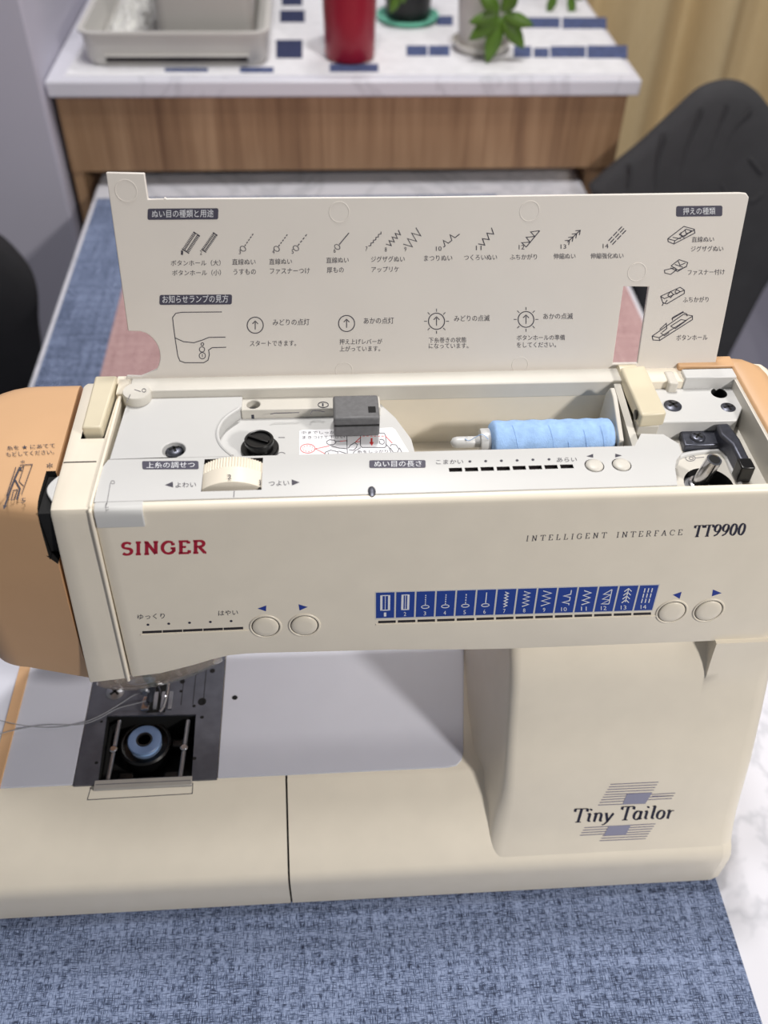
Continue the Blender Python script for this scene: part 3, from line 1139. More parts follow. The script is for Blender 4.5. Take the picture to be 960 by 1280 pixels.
# ---- left cover block behind the deck
lp = [(-163.4, 36.8), (-100.5, 36.8), (-106, 44), (-109, 52), (-109, 60), (-106, 68), (-101, 75), (-97.5, 78), (-97.5, 87), (-160.5, 87)]
lb = obj('winder_cover', slab(B(), lp, 262, 300.2), 'white_plastic', sm, bevel=0.5)
p = T(217, 562, 300.2)
cut(lb, [lathe(B(), [(5.8, -6), (6.2, 3)], (p.x, p.y, 300.2), n=28)])
def screw(px, py, z, r, parent, m='steel_dark', deep=0.0, n=24):
    p = T(px, py, z)
    b = B()
    lathe(b, [(r, -3), (r, 0.2), (r * 0.8, 0.9), (0.3, 1.15)], (p.x, p.y, z - deep), n=n)
    s = obj('screw', b, m, parent, smooth=50)
    b = B()
    a = random.uniform(0.2, 1.2)
    for k in (0, math.pi / 2):
        dx, dy = math.cos(a + k) * r * 0.62, math.sin(a + k) * r * 0.62
        nx, ny = -math.sin(a + k) * r * 0.13, math.cos(a + k) * r * 0.13
        extrude(b, [(p.x - dx - nx, p.y - dy - ny, z - deep + 0.7), (p.x + dx - nx, p.y + dy - ny, z - deep + 0.7), (p.x + dx + nx, p.y + dy + ny, z - deep + 0.7), (p.x - dx + nx, p.y - dy + ny, z - deep + 0.7)], (0, 0, 0.55))
    obj('cross_recess', b, 'void', s)
    return s
screw(218, 562, 296.5, 4.6, sm)
# curved lip round the winder
pts = [(-100.5, 37, 300), (-106, 44, 300), (-109, 52, 300), (-109, 60, 300), (-106, 68, 300), (-99, 76, 300)]
obj('cover_lip', tube(B(), spline(pts, 5), 1.0, 8), 'white_plastic', lb)

# ---- bobbin winder bay
ZW = 292.5
q0, q1, q2 = T(495, 522, ZW), T(512, 548, ZW), T(522, 575, ZW)
wb_poly = [(-110, 36.6), (q2.x, 36.6), (q1.x + 1, q1.y), (q0.x, q0.y), (q0.x - 8, 88), (-110, 88)]
wb = obj('winder_bay', slab(B(), wb_poly, 262, ZW), 'white_plastic', sm, bevel=0.8)
obj('rear_strip', box(B(), (-98, 76.5, 262), (-21, 87.2, 298.5)), 'offwhite_plastic', sm, bevel=0.6)
s_strip = s_z(298.6)
cut(bpy.data.objects[[k for k in bpy.data.objects.keys() if k.startswith('rear_strip')][0]], [lathe(B(), [(3.6, -5), (3.8, 3)], (T(316, 514, 298.5).x, 81.8, 298.5), n=24)])
screw(316, 514.5, 295, 3.2, sm)
b = B()
ribbon(b, [(338, 518), (344, 516.5), (374, 516)], 0.9, s_strip)
ribbon(b, ring(404, 506, 6.5, 3.4, 16), 0.9, s_strip, closed=True)
text(b, '1', (402.5, 507.8), (404.5, 507.8), 3.6, s_strip)
ribbon(b, [(388, 518), (390, 514), (398, 513.5), (406, 515)], 0.8, s_strip)
printed('printed_mark', b, 'ink', sm)
# winder knob
p = T(325, 562, ZW)
kc = (p.x, p.y, ZW)
kn = obj('bobbin_winder', lathe(B(), [(10.2, 0), (10.2, 1.6), (9.6, 2.2), (7.2, 2.4), (7.0, 5.2), (7.8, 5.6), (7.8, 7.2), (7.2, 7.8), (6.4, 7.6), (6.2, 6.6), (0.3, 6.4)], kc, n=36), 'black', sm, smooth=40)
obj('winder_rib', extrude(B(), [(p.x - 6, p.y + 2.0, ZW + 6.4), (p.x + 4.6, p.y - 3.2, ZW + 6.4), (p.x + 5.6, p.y - 1.4, ZW + 6.4), (p.x - 5, p.y + 3.8, ZW + 6.4)], (0, 0, 1.5)), 'black', kn, bevel=0.3)
b = B()
sw = s_z(ZW)
ribbon(b, [(348, 547), (356, 547)], 0.9, sw)
ribbon(b, arc(352, 569, 5, 3.4, 60, 330), 0.9, sw)
ribbon(b, [(312, 572), (322, 574), (334, 573)], 0.9, sw)
printed('printed_mark', b, 'ink_grey', wb)
# instruction sticker
b = B()
patch(b, [(374, 539), (378, 537.5), (470, 535.5), (490, 534.5), (494, 537), (515, 571), (511, 573), (374, 574)], sw, 0.12)
stk = obj('instruction_sticker', b, 'sticker', sm)
def z4(x, y):
    return (370 + x / 6.0, 480 + y / 6.0)
b = B()
text(b, '中までしっかり', z4(42, 378), z4(326, 376), 3.8, sw, lift=0.2)
text(b, 'まきつけて下さい', z4(48, 414), z4(366, 410), 3.8, sw, lift=0.2)
text(b, '糸をしっかり', z4(460, 520), z4(690, 518), 3.8, sw, lift=0.2)
for q in ([(380, 362), (386, 545)], [(490, 372), (660, 370), (672, 385), (676, 470), (664, 478), (496, 478), (484, 465), (484, 382)], [(230, 432), (252, 420), (290, 424), (300, 440), (285, 455), (248, 458), (230, 445), (230, 432)],
          [(300, 432), (386, 428)], [(255, 462), (320, 482), (386, 488)], [(208, 548), (222, 512), (262, 498), (314, 510), (312, 530), (250, 536), (240, 515)], [(320, 505), (386, 526)],
          [(412, 545), (440, 505), (484, 480)], [(392, 484), (408, 462), (440, 442), (460, 455), (452, 480), (430, 500), (398, 496)], [(720, 535), (700, 480), (676, 455)], [(704, 470), (716, 456), (750, 458), (772, 490), (760, 514), (730, 515), (706, 480)], [(776, 480), (804, 535)],
          [(628, 420), (640, 416), (660, 424), (662, 446), (650, 454), (630, 450), (626, 430)]):
    ribbon(b, [z4(*p) for p in q], 0.8, sw, 0.2)
printed('sticker_lines', b, 'ink', stk)
b = B()
ribbon(b, [z4(*p) for p in ring(88, 486, 55, 34, 20)], 0.8, sw, 0.22, closed=True)
for k in range(0, 20, 2):
    ribbon(b, [z4(*p) for p in arc(90, 486, 38, 22, k * 18, k * 18 + 16, 3)], 0.7, sw, 0.22)
for q in ([(250, 466), (146, 488), (216, 524)], [(444, 440), (488, 400)], [(668, 390), (722, 446)], [(445, 438), (480, 434)], [(330, 432), (376, 428)]):
    ribbon(b, [z4(*p) for p in q], 0.8, sw, 0.22)
for k in range(6):
    ribbon(b, [z4(500 + k * 28, 393), z4(518 + k * 28, 393)], 0.7, sw, 0.22)
ribbon(b, [z4(567, 408), z4(567, 440)], 2.2, sw, 0.22)
patch(b, [z4(550, 438), z4(585, 438), z4(568, 466)], sw, 0.22)
printed('sticker_lines', b, 'red_print', stk)
# grey magnet-like guide block
pa, pb_ = T(417, 494, 309), T(472.5, 492, 309)
pc_ = T(475, 522, 309)
gb = obj('thread_guide', slab(B(), [(pa.x - 0.5, pc_.y), (pc_.x, pc_.y), (pc_.x, pa.y), (pa.x - 0.5, pa.y)], 296, 309), 'block_grey', sm, bevel=1.4, seg=3)
pw = T(465, 512, 309)
obj('guide_hole', box(B(), (pw.x - 2.0, pw.y - 2.6, 308.4), (pw.x + 2.0, pw.y + 2.6, 309.12)), 'void', gb)
obj('guide_edge', box(B(), (pa.x - 0.2, pc_.y - 0.35, 303.5), (pc_.x - 0.3, pc_.y + 0.3, 304.4)), 'black', gb)
# spool well lining right end and spool end plate
obj('well_end', extrude(B(), [(112.5, 36, 262), (112.5, 88, 262), (112.5, 88, 303), (112.5, 36, 296)], (4, 0, 0)), 'offwhite_plastic', sm)
obj('spool_stop', extrude(B(), [(107, 42, 266), (107, 84, 266), (107, 82, 300), (107, 77, 308), (107, 70, 307), (107, 46, 296)], (2.6, 0, 0)), 'offwhite_plastic', sm, bevel=0.5)
obj('stop_slot', box(B(), (106.7, 47, 284), (107.2, 51, 291)), 'void', sm)

# ---- spool pin, spool of blue thread
zs = 285.5
pl0, pl1 = T(563, 555, zs), T(600, 552, zs)
yc = 56.0
xs0 = on_plane(563, 555, Vector((0, yc, 0)), Vector((0, 1, 0))).x
xs1 = on_plane(612, 552, Vector((0, yc, 0)), Vector((0, 1, 0))).x
xs2 = on_plane(763, 549, Vector((0, yc, 0)), Vector((0, 1, 0))).x
zc = on_plane(685, 550, Vector((0, yc, 0)), Vector((0, 1, 0))).z
obj('spool_pin', lathe(B(), [(0.5, 0), (2.6, 1.2), (3.2, 3.5), (3.2, 19), (2.6, 19.5), (2.6, 107 - xs0)], (xs0, yc, zc), (1, 0, 0), n=20), 'white_plastic', sm, smooth=50)
sp = thing('thread_spool', ((xs1 + xs2) / 2, yc, zc - 11), 'spool of light blue thread lying on the pin in the machine top', 'thread spool')
obj('spool_core', lathe(B(), [(3.4, -5.5), (7.0, -5.5), (7.4, -4.5), (7.4, -0.6), (6.5, 0), (6.5, xs2 - xs1 + 1), (7.4, xs2 - xs1 + 1.5), (7.4, xs2 - xs1 + 4.5), (3.4, xs2 - xs1 + 4.5)], (xs1, yc, zc), (1, 0, 0), n=30), 'white_plastic', sp, smooth=40)
prof = [(6.4, 0.0), (9.6, 0.2), (10.9, 1.4)]
L = xs2 - xs1
for k in range(1, 90):
    u = k / 90
    band_ = 0.22 * math.sin(u * 6.5 * 2 * math.pi)
    prof.append((11.3 + band_ + 0.10 * (k % 2) - (0.3 if u > .95 else 0), 1.4 + (L - 2.8) * u))
prof += [(10.7, L - 1.2), (9.4, L - 0.2), (6.4, L)]
obj('wound_thread', lathe(B(), prof, (xs1, yc, zc), (1, 0, 0), n=40), 'thread_blue', sp, smooth=60)
b = B()
for k in range(5):
    u = random.uniform(0.03, 0.93)
    a0 = random.uniform(-0.3, 0.9)
    pts = []
    for j in range(9):
        a = a0 + j * 0.16
        pts.append((xs1 + L * (u + 0.035 * j / 8), yc - 11.62 * math.sin(a + 0.2), zc + 11.62 * math.cos(a + 0.2)))
    tube(b, pts, 0.09, 5)
obj('thread_strand', b, 'thread_blue', sp, kind='stuff')
tail = [(xs1 - 2, yc - 5, zc + 6), (xs1 - 6, yc - 4, zc + 8.6), (xs1 - 12, yc - 3.4, zc + 4), (xs1 - 14, yc - 1, zc + 3.4)]
obj('thread_tail', tube(B(), spline(tail, 6), 0.2, 5), 'thread_blue', sp)

# ---- right hand bay
bay = obj('handwheel_bay', slab(B(), [(116.5, 5.4), (184, 5.4), (184, 88), (116.5, 88)], 262, 286), 'offwhite_plastic', sm)
pw0, pw1 = T(853, 600, 286), T(914, 600, 286)
wx, wr = (pw0.x + pw1.x) / 2, (pw1.x - pw0.x) / 2
wy = T(880, 606, 286).y
cut(bay, [lathe(B(), [(wr, -20), (wr, 6)], (wx, wy, 286), n=36)], 'void')
pr0 = T(817, 493, 298)
plat = obj('bay_platform', slab(B(), [(128, 58), (176, 58), (183.5, 70), (183.5, 99), (124, 99), (126, 70)], 262, 298), 'white_plastic', sm, bevel=0.8)
screw(841, 507, 298.3, 5.0, sm)
screw(910, 510, 297.5, 4.6, sm)
p = T(899, 491, 298)
cut(plat, [lathe(B(), [(4.2, -8), (4.4, 3)], (p.x, p.y, 298), n=24)], 'void')
# recess lip and printed mark
pts = [T(833, 602, 287), T(835, 585, 287), T(848, 571, 287), T(872, 565, 287), T(898, 563, 287), T(908, 570, 287), T(916, 588, 287), T(926, 606, 287)]
obj('bay_rim', tube(B(), spline([(p.x, p.y, 286.4) for p in pts], 5), 1.5, 8), 'white_plastic', bay)
b = B()
s286 = s_z(286)
ribbon(b, ring(863, 573, 6, 3.6, 14), 0.8, s286, closed=True)
ribbon(b, ring(864, 573, 2.6, 1.7, 10), 0.8, s286, closed=True)
ribbon(b, [(869, 572.6), (880, 571.6)], 0.8, s286)
printed('printed_mark', b, 'ink_grey', bay)
# winder spindle: slotted chrome tube in the hole
pb0, pt0 = T(873, 606, 284), T(893, 574.5, 304)
ax = (pt0 - pb0)
obj('winder_spindle', lathe(B(), [(5.6, -4), (5.6, 1.5), (4.6, 2), (4.2, ax.length * .25), (4.0, ax.length), (3.0, ax.length + 0.2), (3.0, ax.length - 6)], pb0, ax, n=26), 'chrome', sm, smooth=40)
md_ = pb0 + ax * 0.62
obj('spindle_slot', tube(B(), [pb0 + ax * 0.30 + Vector((-0.2, -3.85, 1.5)), pb0 + ax * 0.9 + Vector((-0.2, -3.55, 1.5))], 0.75, 8), 'void', sm)
obj('spindle_bore', lathe(B(), [(2.9, 0), (2.9, 0.4)], pb0 + ax * 0.99, ax, n=20), 'void', sm)
obj('spindle_collar', lathe(B(), [(7.4, -6), (7.4, 0.5), (6.4, 1.4), (5.4, 1.5)], pb0 + Vector((-1.5, -0.5, -1)), (0, 0, 1), n=26), 'steel', sm, smooth=40)
# dark bracket with slotted screw and stop lever
bp = [T(850, 537, 291), T(898, 534, 291), T(901, 555, 291), T(856, 557, 291)]
brk = obj('stop_bracket', slab(B(), [(p.x, p.y) for p in (bp[3], bp[2], bp[1], bp[0])], 286, 291), 'steel_dark', sm, bevel=0.9)
screw(872, 546, 291.6, 4.2, brk)
l0, l1, l2 = T(905, 535, 296), T(915, 550, 296), T(930, 585, 293)
b = B()
wv = 4.6
pts = [l0 + Vector((-3.5, 3, 0)), l0 + Vector((3.5, 3.5, 0)), l1 + Vector((4.4, 0, 0)), l2 + Vector((3.2, 0, 0)), l2 + Vector((-2.8, -2, 0)), l1 + Vector((-2.0, -4, 0)), l0 + Vector((-4.4, -6, 0))]
slab(b, [(p.x, p.y) for p in pts], 287, 297)
obj('stop_lever', b, 'steel_dark', sm, bevel=1.6, seg=3)
p = l2
obj('lever_pad', box(B(), (p.x - 4.2, p.y - 5, 286.5), (p.x + 3.4, p.y + 3, 297.6)), 'black', sm, bevel=0.8)
# cream hinge block and small latch
hb = [T(768, 459, 310), T(811, 456, 310), T(834, 516, 310), T(802, 519, 310)]
obj('hinge_block', slab(B(), [(hb[3].x, hb[3].y), (hb[2].x, hb[2].y), (hb[2].x - 0.5, hb[1].y), (hb[3].x - 0.5, hb[0].y)], 301, 310), 'cream_yellow', sm, bevel=1.4, seg=3)
obj('hinge_foot', box(B(), (hb[3].x + 0.5, hb[3].y + 1.5, 286), (hb[2].x - 2, 60, 301)), 'offwhite_plastic', sm, bevel=0.6)
p = T(800, 523, 306)
obj('block_screw', lathe(B(), [(2.8, 0), (2.8, 0.5), (1.8, 0.6)], (hb[3].x - 0.55, hb[3].y + 6, 305.5), (-1, 0, 0), n=18), 'black', sm)
obj('hinge_barrel', lathe(B(), [(4.4, 0), (4.6, 0.6), (4.6, 9.4), (4.4, 10)], (hb[3].x - 0.5, 96, 304), (1, 0, 0), n=20), 'cream_yellow', sm)
lp0, lp1 = T(829, 466, 303), T(846, 476, 303)
obj('lid_catch', slab(B(), [(lp0.x, lp1.y - 4), (lp1.x, lp1.y - 4), (lp1.x, lp0.y), (lp0.x, lp0.y)], 294, 304.5), 'offwhite_plastic', sm, bevel=1.2, seg=3)
r0, r1 = T(850, 466, 303), T(904, 464, 303)
obj('rear_bar', box(B(), (r0.x, 87.2, 296), (183.6, 95.5, 306)), 'white_plastic', sm, bevel=0.6)
obj('rear_tan_strip', box(B(), (r0.x - 1, 97.4, 290), (186, 107, 306.4)), 'tan', sm, bevel=0.8)
obj('bar_gap', box(B(), (r0.x + 2, 95.3, 296), (184, 97.6, 304.6)), 'void', sm)
# tan end strip on the right with rounded outer edge
rings = []
for y, k in ((1.5, 2), (2.5, 0.6), (6, 0), (60, 0), (92, 0.0), (100, 1.5), (105, 5), (107.5, 10)):
    xo = 206.5 - k
    rings.append([(184.2, y, 262), (184.2, y, 305.2 - k * 0.12), (185.4, y, 306.4 - k * 0.12), (xo - 9, y, 306.0 - k * 0.2), (xo - 3.4, y, 304 - k * 0.25), (xo - 0.6, y, 300 - k * 0.3), (xo, y, 293), (xo, y, 262)])
obj('end_cap', loft(B(), rings), 'tan', sm, smooth=50)
obj('end_wall', box(B(), (182.4, 4.8, 262), (184.6, 99, 304.2)), 'offwhite_plastic', sm)

# ---- round dial by the left hinge
p = T(169, 500, 300)
kc = Vector((p.x, 93, 298))
kx = T(172, 492, 305)
kb = obj('pressure_dial', lathe(B(), [(7.6, 0), (7.8, 5.8), (7.2, 6.8), (0.3, 7.0)], (kx.x - 0.8, kx.y + 1.6, 299), n=36), 'offwhite_plastic', sm, smooth=45)
s306 = s_z(306.0)
b = B()
ribbon(b, [(168, 487), (176, 489.5)], 0.8, s306)
ribbon(b, ring(180, 488, 2.4, 2.2, 10), 0.7, s306, closed=True)
ribbon(b, [(163, 493), (159, 502), (158, 504)], 0.8, s306)
printed('printed_mark', b, 'ink_grey', kb)
obj('dial_bracket', box(B(), (-168, 97, 296), (-157, 104, 303.5)), 'cream', sm, bevel=0.8)

# ---- front print and controls of the arm
b = B()
roman(b, 'SINGER', (152, 693.2), (258, 690.6), 14.8, s_arm, 0.0, 0.30, 0.18, 0.17)
printed('brand_lettering', b, 'ink_red', arm, 'red maker name in capitals')
b = B()
roman(b, 'INTELLIGENT', (657.5, 676.3), (757.5, 672), 6.6, s_arm, 0.18, 0.13, 0.07, 0.56)
roman(b, 'INTERFACE', (770.5, 671.8), (852.5, 668.4), 6.6, s_arm, 0.18, 0.13, 0.07, 0.48)
printed('slogan_lettering', b, 'ink_navy', arm)
b = B()
roman(b, 'TT9900', (865.5, 671), (930, 668.2), 14.0, s_arm, 0.26, 0.21, 0.07, 0.10)
printed('model_lettering', b, 'ink_navy', arm)
b = B()
text(b, 'ゆっくり', (172, 774.5), (206, 773), 6.8, s_arm)
text(b, 'はやい', (273, 769.6), (297.5, 768.5), 6.5, s_arm)
for x, y in ((185, 780.8), (211, 779.5), (237, 778.3), (263, 777.3), (289, 776.2)):
    patch(b, ring(x, y, 1.8, 1.4, 10), s_arm)
printed('printed_caption', b, 'ink_navy', arm)
b = B()
for q in ([(322, 760.6), (333, 756.6), (332.5, 764)], [(384.6, 758.6), (373.2, 755.2), (374.5, 763)], [(841, 743.4), (852, 739.6), (849.5, 748.4)], [(902, 741.2), (891.2, 736.8), (889.8, 745.2)]):
    patch(b, q, s_arm)
printed('printed_arrows', b, 'ink_blue', arm)


def arm_bar(b, p0, p1, hpx, depth0, depth1):
    """Flat bar on the arm front between two pixels, hpx tall."""
    P = [s_arm(*q)[0] for q in ((p0[0], p0[1] + hpx / 2), (p1[0], p1[1] + hpx / 2), (p1[0], p1[1] - hpx / 2), (p0[0], p0[1] - hpx / 2))]
    return extrude(b, [p + ARM_N * depth0 for p in P], ARM_N * (depth1 - depth0))


def arm_frame(parent, x0, y0, x1, y1):
    b = B()
    ribbon(b, [(x0 - 2, y0 + 3.4), (x1, y1 + 3.4)], 1.6, s_arm, 0.25)
    return b


for (x0, y0, x1, y1, nseg) in ((177.5, 790.4, 304.5, 785.0, 5), (471.5, 777.6, 815, 766.8, 14)):
    rimb = B()
    for dy, hw in ((2.9, 1.9),):
        q0_, q1_ = s_arm(x0 - 1.5, y0 + dy)[0], s_arm(x1 + 6, y1 + dy)[0]
        tube(rimb, [q0_ + ARM_N * 0.05, q1_ + ARM_N * 0.05], hw * 0.28, 6)
    obj('slot_rim', rimb, 'cream', arm, kind='stuff')
    for k in range(nseg):
        a, c = k / nseg + 0.004, (k + 1) / nseg - 0.004
        b = arm_bar(B(), (x0 + (x1 - x0) * a, y0 + (y1 - y0) * a), (x0 + (x1 - x0) * c, y0 + (y1 - y0) * c), 2.9, -0.6, 0.1)
        obj('indicator_slot', b, 'slot_dark', arm)
for px, py, rx in ((332, 783, 7.6), (380.5, 781.5, 7.6), (839.5, 764.5, 7.9), (885.5, 763, 7.9)):
    c = s_arm(px, py)[0]
    obj('button_rim', lathe(B(), [(rx, -0.4), (rx + 0.2, 0.35), (rx + 0.7, 0.6), (rx + 1.3, 0.3), (rx + 1.5, -0.4)], c, ARM_N, n=36), 'cream', arm, smooth=60)
    obj('button_gap', lathe(B(), [(rx - 0.35, -0.3), (rx - 0.35, 0.12), (rx + 0.15, 0.12), (rx + 0.15, -0.3)], c, ARM_N, n=36), 'slot_dark', arm)
    obj('push_button', lathe(B(), [(rx - 0.4, -0.4), (rx - 0.45, 0.5), (rx - 1.1, 0.95), (rx - 4, 1.1), (0.3, 1.15)], c, ARM_N, n=36), 'cream', arm, smooth=60)


# blue stitch tiles
def z7(x, y):
    return (440 + x * .5417, 640 + y * .5417)


def lerp(a, b, t):
    return (a[0] + (b[0] - a[0]) * t, a[1] + (b[1] - a[1]) * t)


def stitch_icon(b, k, M, wd, surf, lift):
    """Stitch symbol number k drawn in a unit cell (x 0..1 across, y 0..1 along the stitch)."""
    def L(pts, w_=None):
        ribbon(b, [M(*p) for p in pts], w_ or wd, surf, lift)
    if k in (1, 2):
        r = 0.42 if k == 1 else 0.32
        L([(0.5 - r, 0), (0.5 - r, 1)], wd * 2.4)
        L([(0.5 + r, 0), (0.5 + r, 1)], wd * 2.4)
        L([(0.5 - r, 0.02), (0.5 + r, 0.02)])
        L([(0.5 - r, 0.98), (0.5 + r, 0.98)])
        L([(0.5, 0.06), (0.5, 0.94)], wd * 0.7)
    elif k in (3, 4, 5, 6):
        nd = {3: 5, 4: 5, 5: 4, 6: 1}[k]
        for j in range(nd):
            a = 0.30 + 0.70 * j / nd
            L([(0.5, a), (0.5, a + 0.70 / nd * (0.62 if nd > 1 else 1))], wd * 1.1)
        ribbon(b, [M(0.5 + 0.42 * math.cos(t * .5236), 0.16 + 0.10 * math.sin(t * .5236)) for t in range(12)], wd * .8, surf, lift, closed=True)
    elif k in (7, 8, 9):
        n_, a = {7: (10, .18), 8: (8, .34), 9: (6, .46)}[k]
        L([(0.5 + (a if j % 2 else -a), j / n_) for j in range(n_ + 1)])
    elif k == 10:
        L([(0.9, 1), (0.9, 0.72), (0.15, 0.62), (0.9, 0.52), (0.9, 0.30), (0.15, 0.2), (0.9, 0.1), (0.9, 0)])
    elif k == 11:
        L([(0.1, 0.0), (0.9, 0.14), (0.1, 0.30), (0.9, 0.46), (0.1, 0.62), (0.9, 0.78), (0.1, 0.94)], wd * 1.1)
    elif k == 12:
        L([(0.9, 0), (0.1, 0.02), (0.9, 0.28), (0.1, 0.34), (0.9, 0.62), (0.1, 0.66), (0.9, 0.96)])
        L([(0.92, 0), (0.92, 0.97)])
    elif k == 13:
        for j in range(4):
            y = 0.05 + j * 0.25
            L([(0.1, y), (0.5, y + 0.2), (0.9, y)])
        L([(0.5, 0.1), (0.5, 0.98)])
    elif k == 14:
        for xx in (0.1, 0.5, 0.9):
            for j in range(3):
                L([(xx, j * 0.35), (xx, j * 0.35 + 0.28)], wd * 1.1)


b = B()
P = [s_arm(*q)[0] - ARM_N * 0.2 for q in ((468.8, 774.6), (816.2, 763.4), (825.2, 729.8), (468.8, 739.6))]
obj('tile_backing', extrude(b, P, ARM_N * 0.28), 'tile_border', arm)
for k in range(14):
    t = k / 13
    bl, tl = lerp((470, 772.6), (792.4, 763.0), t), lerp((470, 740.8), (800.2, 731.8), t)
    wb_, wt = 42.5 * .5417, 42.0 * .5417
    br, tr = (bl[0] + 22.6, bl[1] - 0.7), (tl[0] + 23.2, tl[1] - 0.7)
    b = B()
    P = [s_arm(*q)[0] - ARM_N * 0.2 for q in (bl, br, tr, tl)]
    extrude(b, P, ARM_N * 0.35)
    obj('stitch_tile', b, 'tile_blue', arm)
    b = B()

    def M(u, v, bl=bl, br=br, tl=tl, tr=tr):
        u = 0.5 + (u - 0.5) * 0.50
        v = 0.30 + v * 0.60
        return lerp(lerp(bl, br, u), lerp(tl, tr, u), v)
    stitch_icon(b, k + 1, M, 1.15, s_arm, 0.25)
    nw = 3.0 if k < 9 else 7.0
    c0 = lerp(lerp(bl, br, 0.5), lerp(tl, tr, 0.5), 0.06)
    text(b, str(k + 1), (c0[0] - nw / 2, c0[1]), (c0[0] + nw / 2, c0[1] - 0.1), 5.0, s_arm, lift=0.25)
    printed('stitch_symbol', b, 'ink_white', arm)

# ---- lid
def lid_uv(px, py):
    p, _ = s_lid(px, py)
    return p
outline = [(152.5, 505), (158, 470), (176, 470.5), (184.5, 467)]
outline += arc(166.5, 446, 33.5, 33.5, 38, -62, 10)[1:]
outline += [(175, 414.3), (160, 414), (146.5, 318), (132.3, 215.6), (180.5, 216.6), (185.2, 249.0), (204, 248.6), (205.5, 246.6), (208, 248.4)]
outline += [(540, 246.2), (740, 243.4), (926, 241.0), (933, 241.8), (936.2, 246.5), (934.6, 256), (893, 462), (890, 480), (700, 496), (400, 500)]
pts = [lid_uv(*q) for q in outline]
lid = obj('top_lid', extrude(B(), pts, -LID_N * 2.4), 'lid_plastic', sm)
wnd = [lid_uv(*q) for q in ((779.5, 358), (811, 358.6), (797, 454), (766, 454.4))]
cut(lid, [extrude(B(), [p + LID_N * 5 for p in wnd], -LID_N * 12)])
md = lid.modifiers.new('bevel', 'BEVEL')
md.width = 0.45 * S
md.segments = 2
md.limit_method = 'ANGLE'
md.angle_limit = math.radians(50)
for px, py, r in ((157.5, 238.5, 5.4), (424, 265.2, 5.2), (662, 264, 5.2), (796, 340, 5.0), (430, 463, 4.8), (650, 456, 4.6)):
    c = lid_uv(px, py)
    obj('moulding_ring', lathe(B(), [(r - 0.28, -0.3), (r - 0.25, 0.12), (r, 0.2), (r + 0.22, 0.12), (r + 0.25, -0.3)], c, LID_N, n=36), 'lid_plastic', lid, smooth=60)


def z1(x, y):
    return (120 + x * .4375, 200 + y * .4375)


def z2(x, y):
    return (520 + x * .45833, 220 + y * .45833)


for zf, q, s, tq in ((z1, (147, 138, 349, 171), 'ぬい目の種類と用途', (160, 165, 336, 163)), (z1, (181, 384.5, 388, 414), 'お知らせランプの見方', (190, 409, 378, 407)), (z2, (709, 81, 835, 111), '押えの種類', (728, 105.5, 816, 104.5))):
    a, c = zf(q[0], q[1]), zf(q[2], q[3])
    hh = 9.8 if zf is z1 else 8.8
    pill(lid, a[0], a[1] + 0.4, c[0], c[1], 2.4, 0.03, 0.6, s_lid, s, zf(tq[0], tq[1]), zf(tq[2], tq[3]), hh)

caps = [(z1, 'ボタンホール（大）', 214, 303, 356, 302, 17), (z1, 'ボタンホール（小）', 218, 331, 357, 330, 17), (z1, '直線ぬい', 389, 300, 456, 299.5, 17.5), (z1, 'うすもの', 393, 328, 457, 327, 16.5),
        (z1, '直線ぬい', 495, 299, 560, 298, 17), (z1, 'ファスナーつけ', 497, 326, 611, 325, 17), (z1, '直線ぬい', 658, 295, 722, 294, 17), (z1, '厚もの', 660, 323, 708, 322, 16.5), (z1, 'ジグザグぬい', 786, 292, 882, 291, 17), (z1, 'アップリケ', 787, 321, 866, 320, 16.5),
        (z2, 'まつりぬい', 22, 232, 99, 231, 15.5), (z2, 'つくろいぬい', 131, 230, 221, 229, 15.5), (z2, 'ふちかがり', 256, 228.5, 330, 227.5, 15.5), (z2, '伸縮ぬい', 375, 227, 435, 226, 16), (z2, '伸縮強化ぬい', 476, 226, 566, 225, 16),
        (z1, 'みどりの点灯', 505, 473, 610, 471.5, 18.5), (z1, 'スタートできます。', 440, 532, 572, 531, 16), (z1, 'あかの点灯', 765, 468.5, 851, 467.5, 18.5), (z1, '押え上げレバーが', 696, 527, 818, 526, 15.5), (z1, '上がっています。', 696, 547, 812, 546, 15.5),
        (z2, 'みどりの点滅', 104, 397, 201, 395.5, 17), (z2, '下糸巻きの状態', 35, 455, 137, 454, 15), (z2, 'になっています。', 35, 470.5, 143, 469.5, 14), (z2, 'あかの点滅', 347, 391, 428, 390, 16.5), (z2, 'ボタンホールの準備', 275, 448.5, 406, 447.5, 15), (z2, 'をしてください。', 275, 468, 382, 467, 14.5),
        (z2, '直線ぬい', 752, 181, 813, 180, 15.5), (z2, 'ジグザグぬい', 750, 206.5, 838, 205.5, 15.5), (z2, 'ファスナー付け', 741, 270.5, 842, 269, 15.5), (z2, 'ふちかがり', 728, 344.5, 798, 343.5, 15), (z2, 'ボタンホール', 710, 448.5, 795, 447, 15)]
for zf, s, x0, y0, x1, y1, h in caps:
    b = B()
    text(b, s, zf(x0, y0), zf(x1, y1), h * (.4375 if zf is z1 else .4583), s_lid)
    printed('printed_caption', b, 'ink', lid)
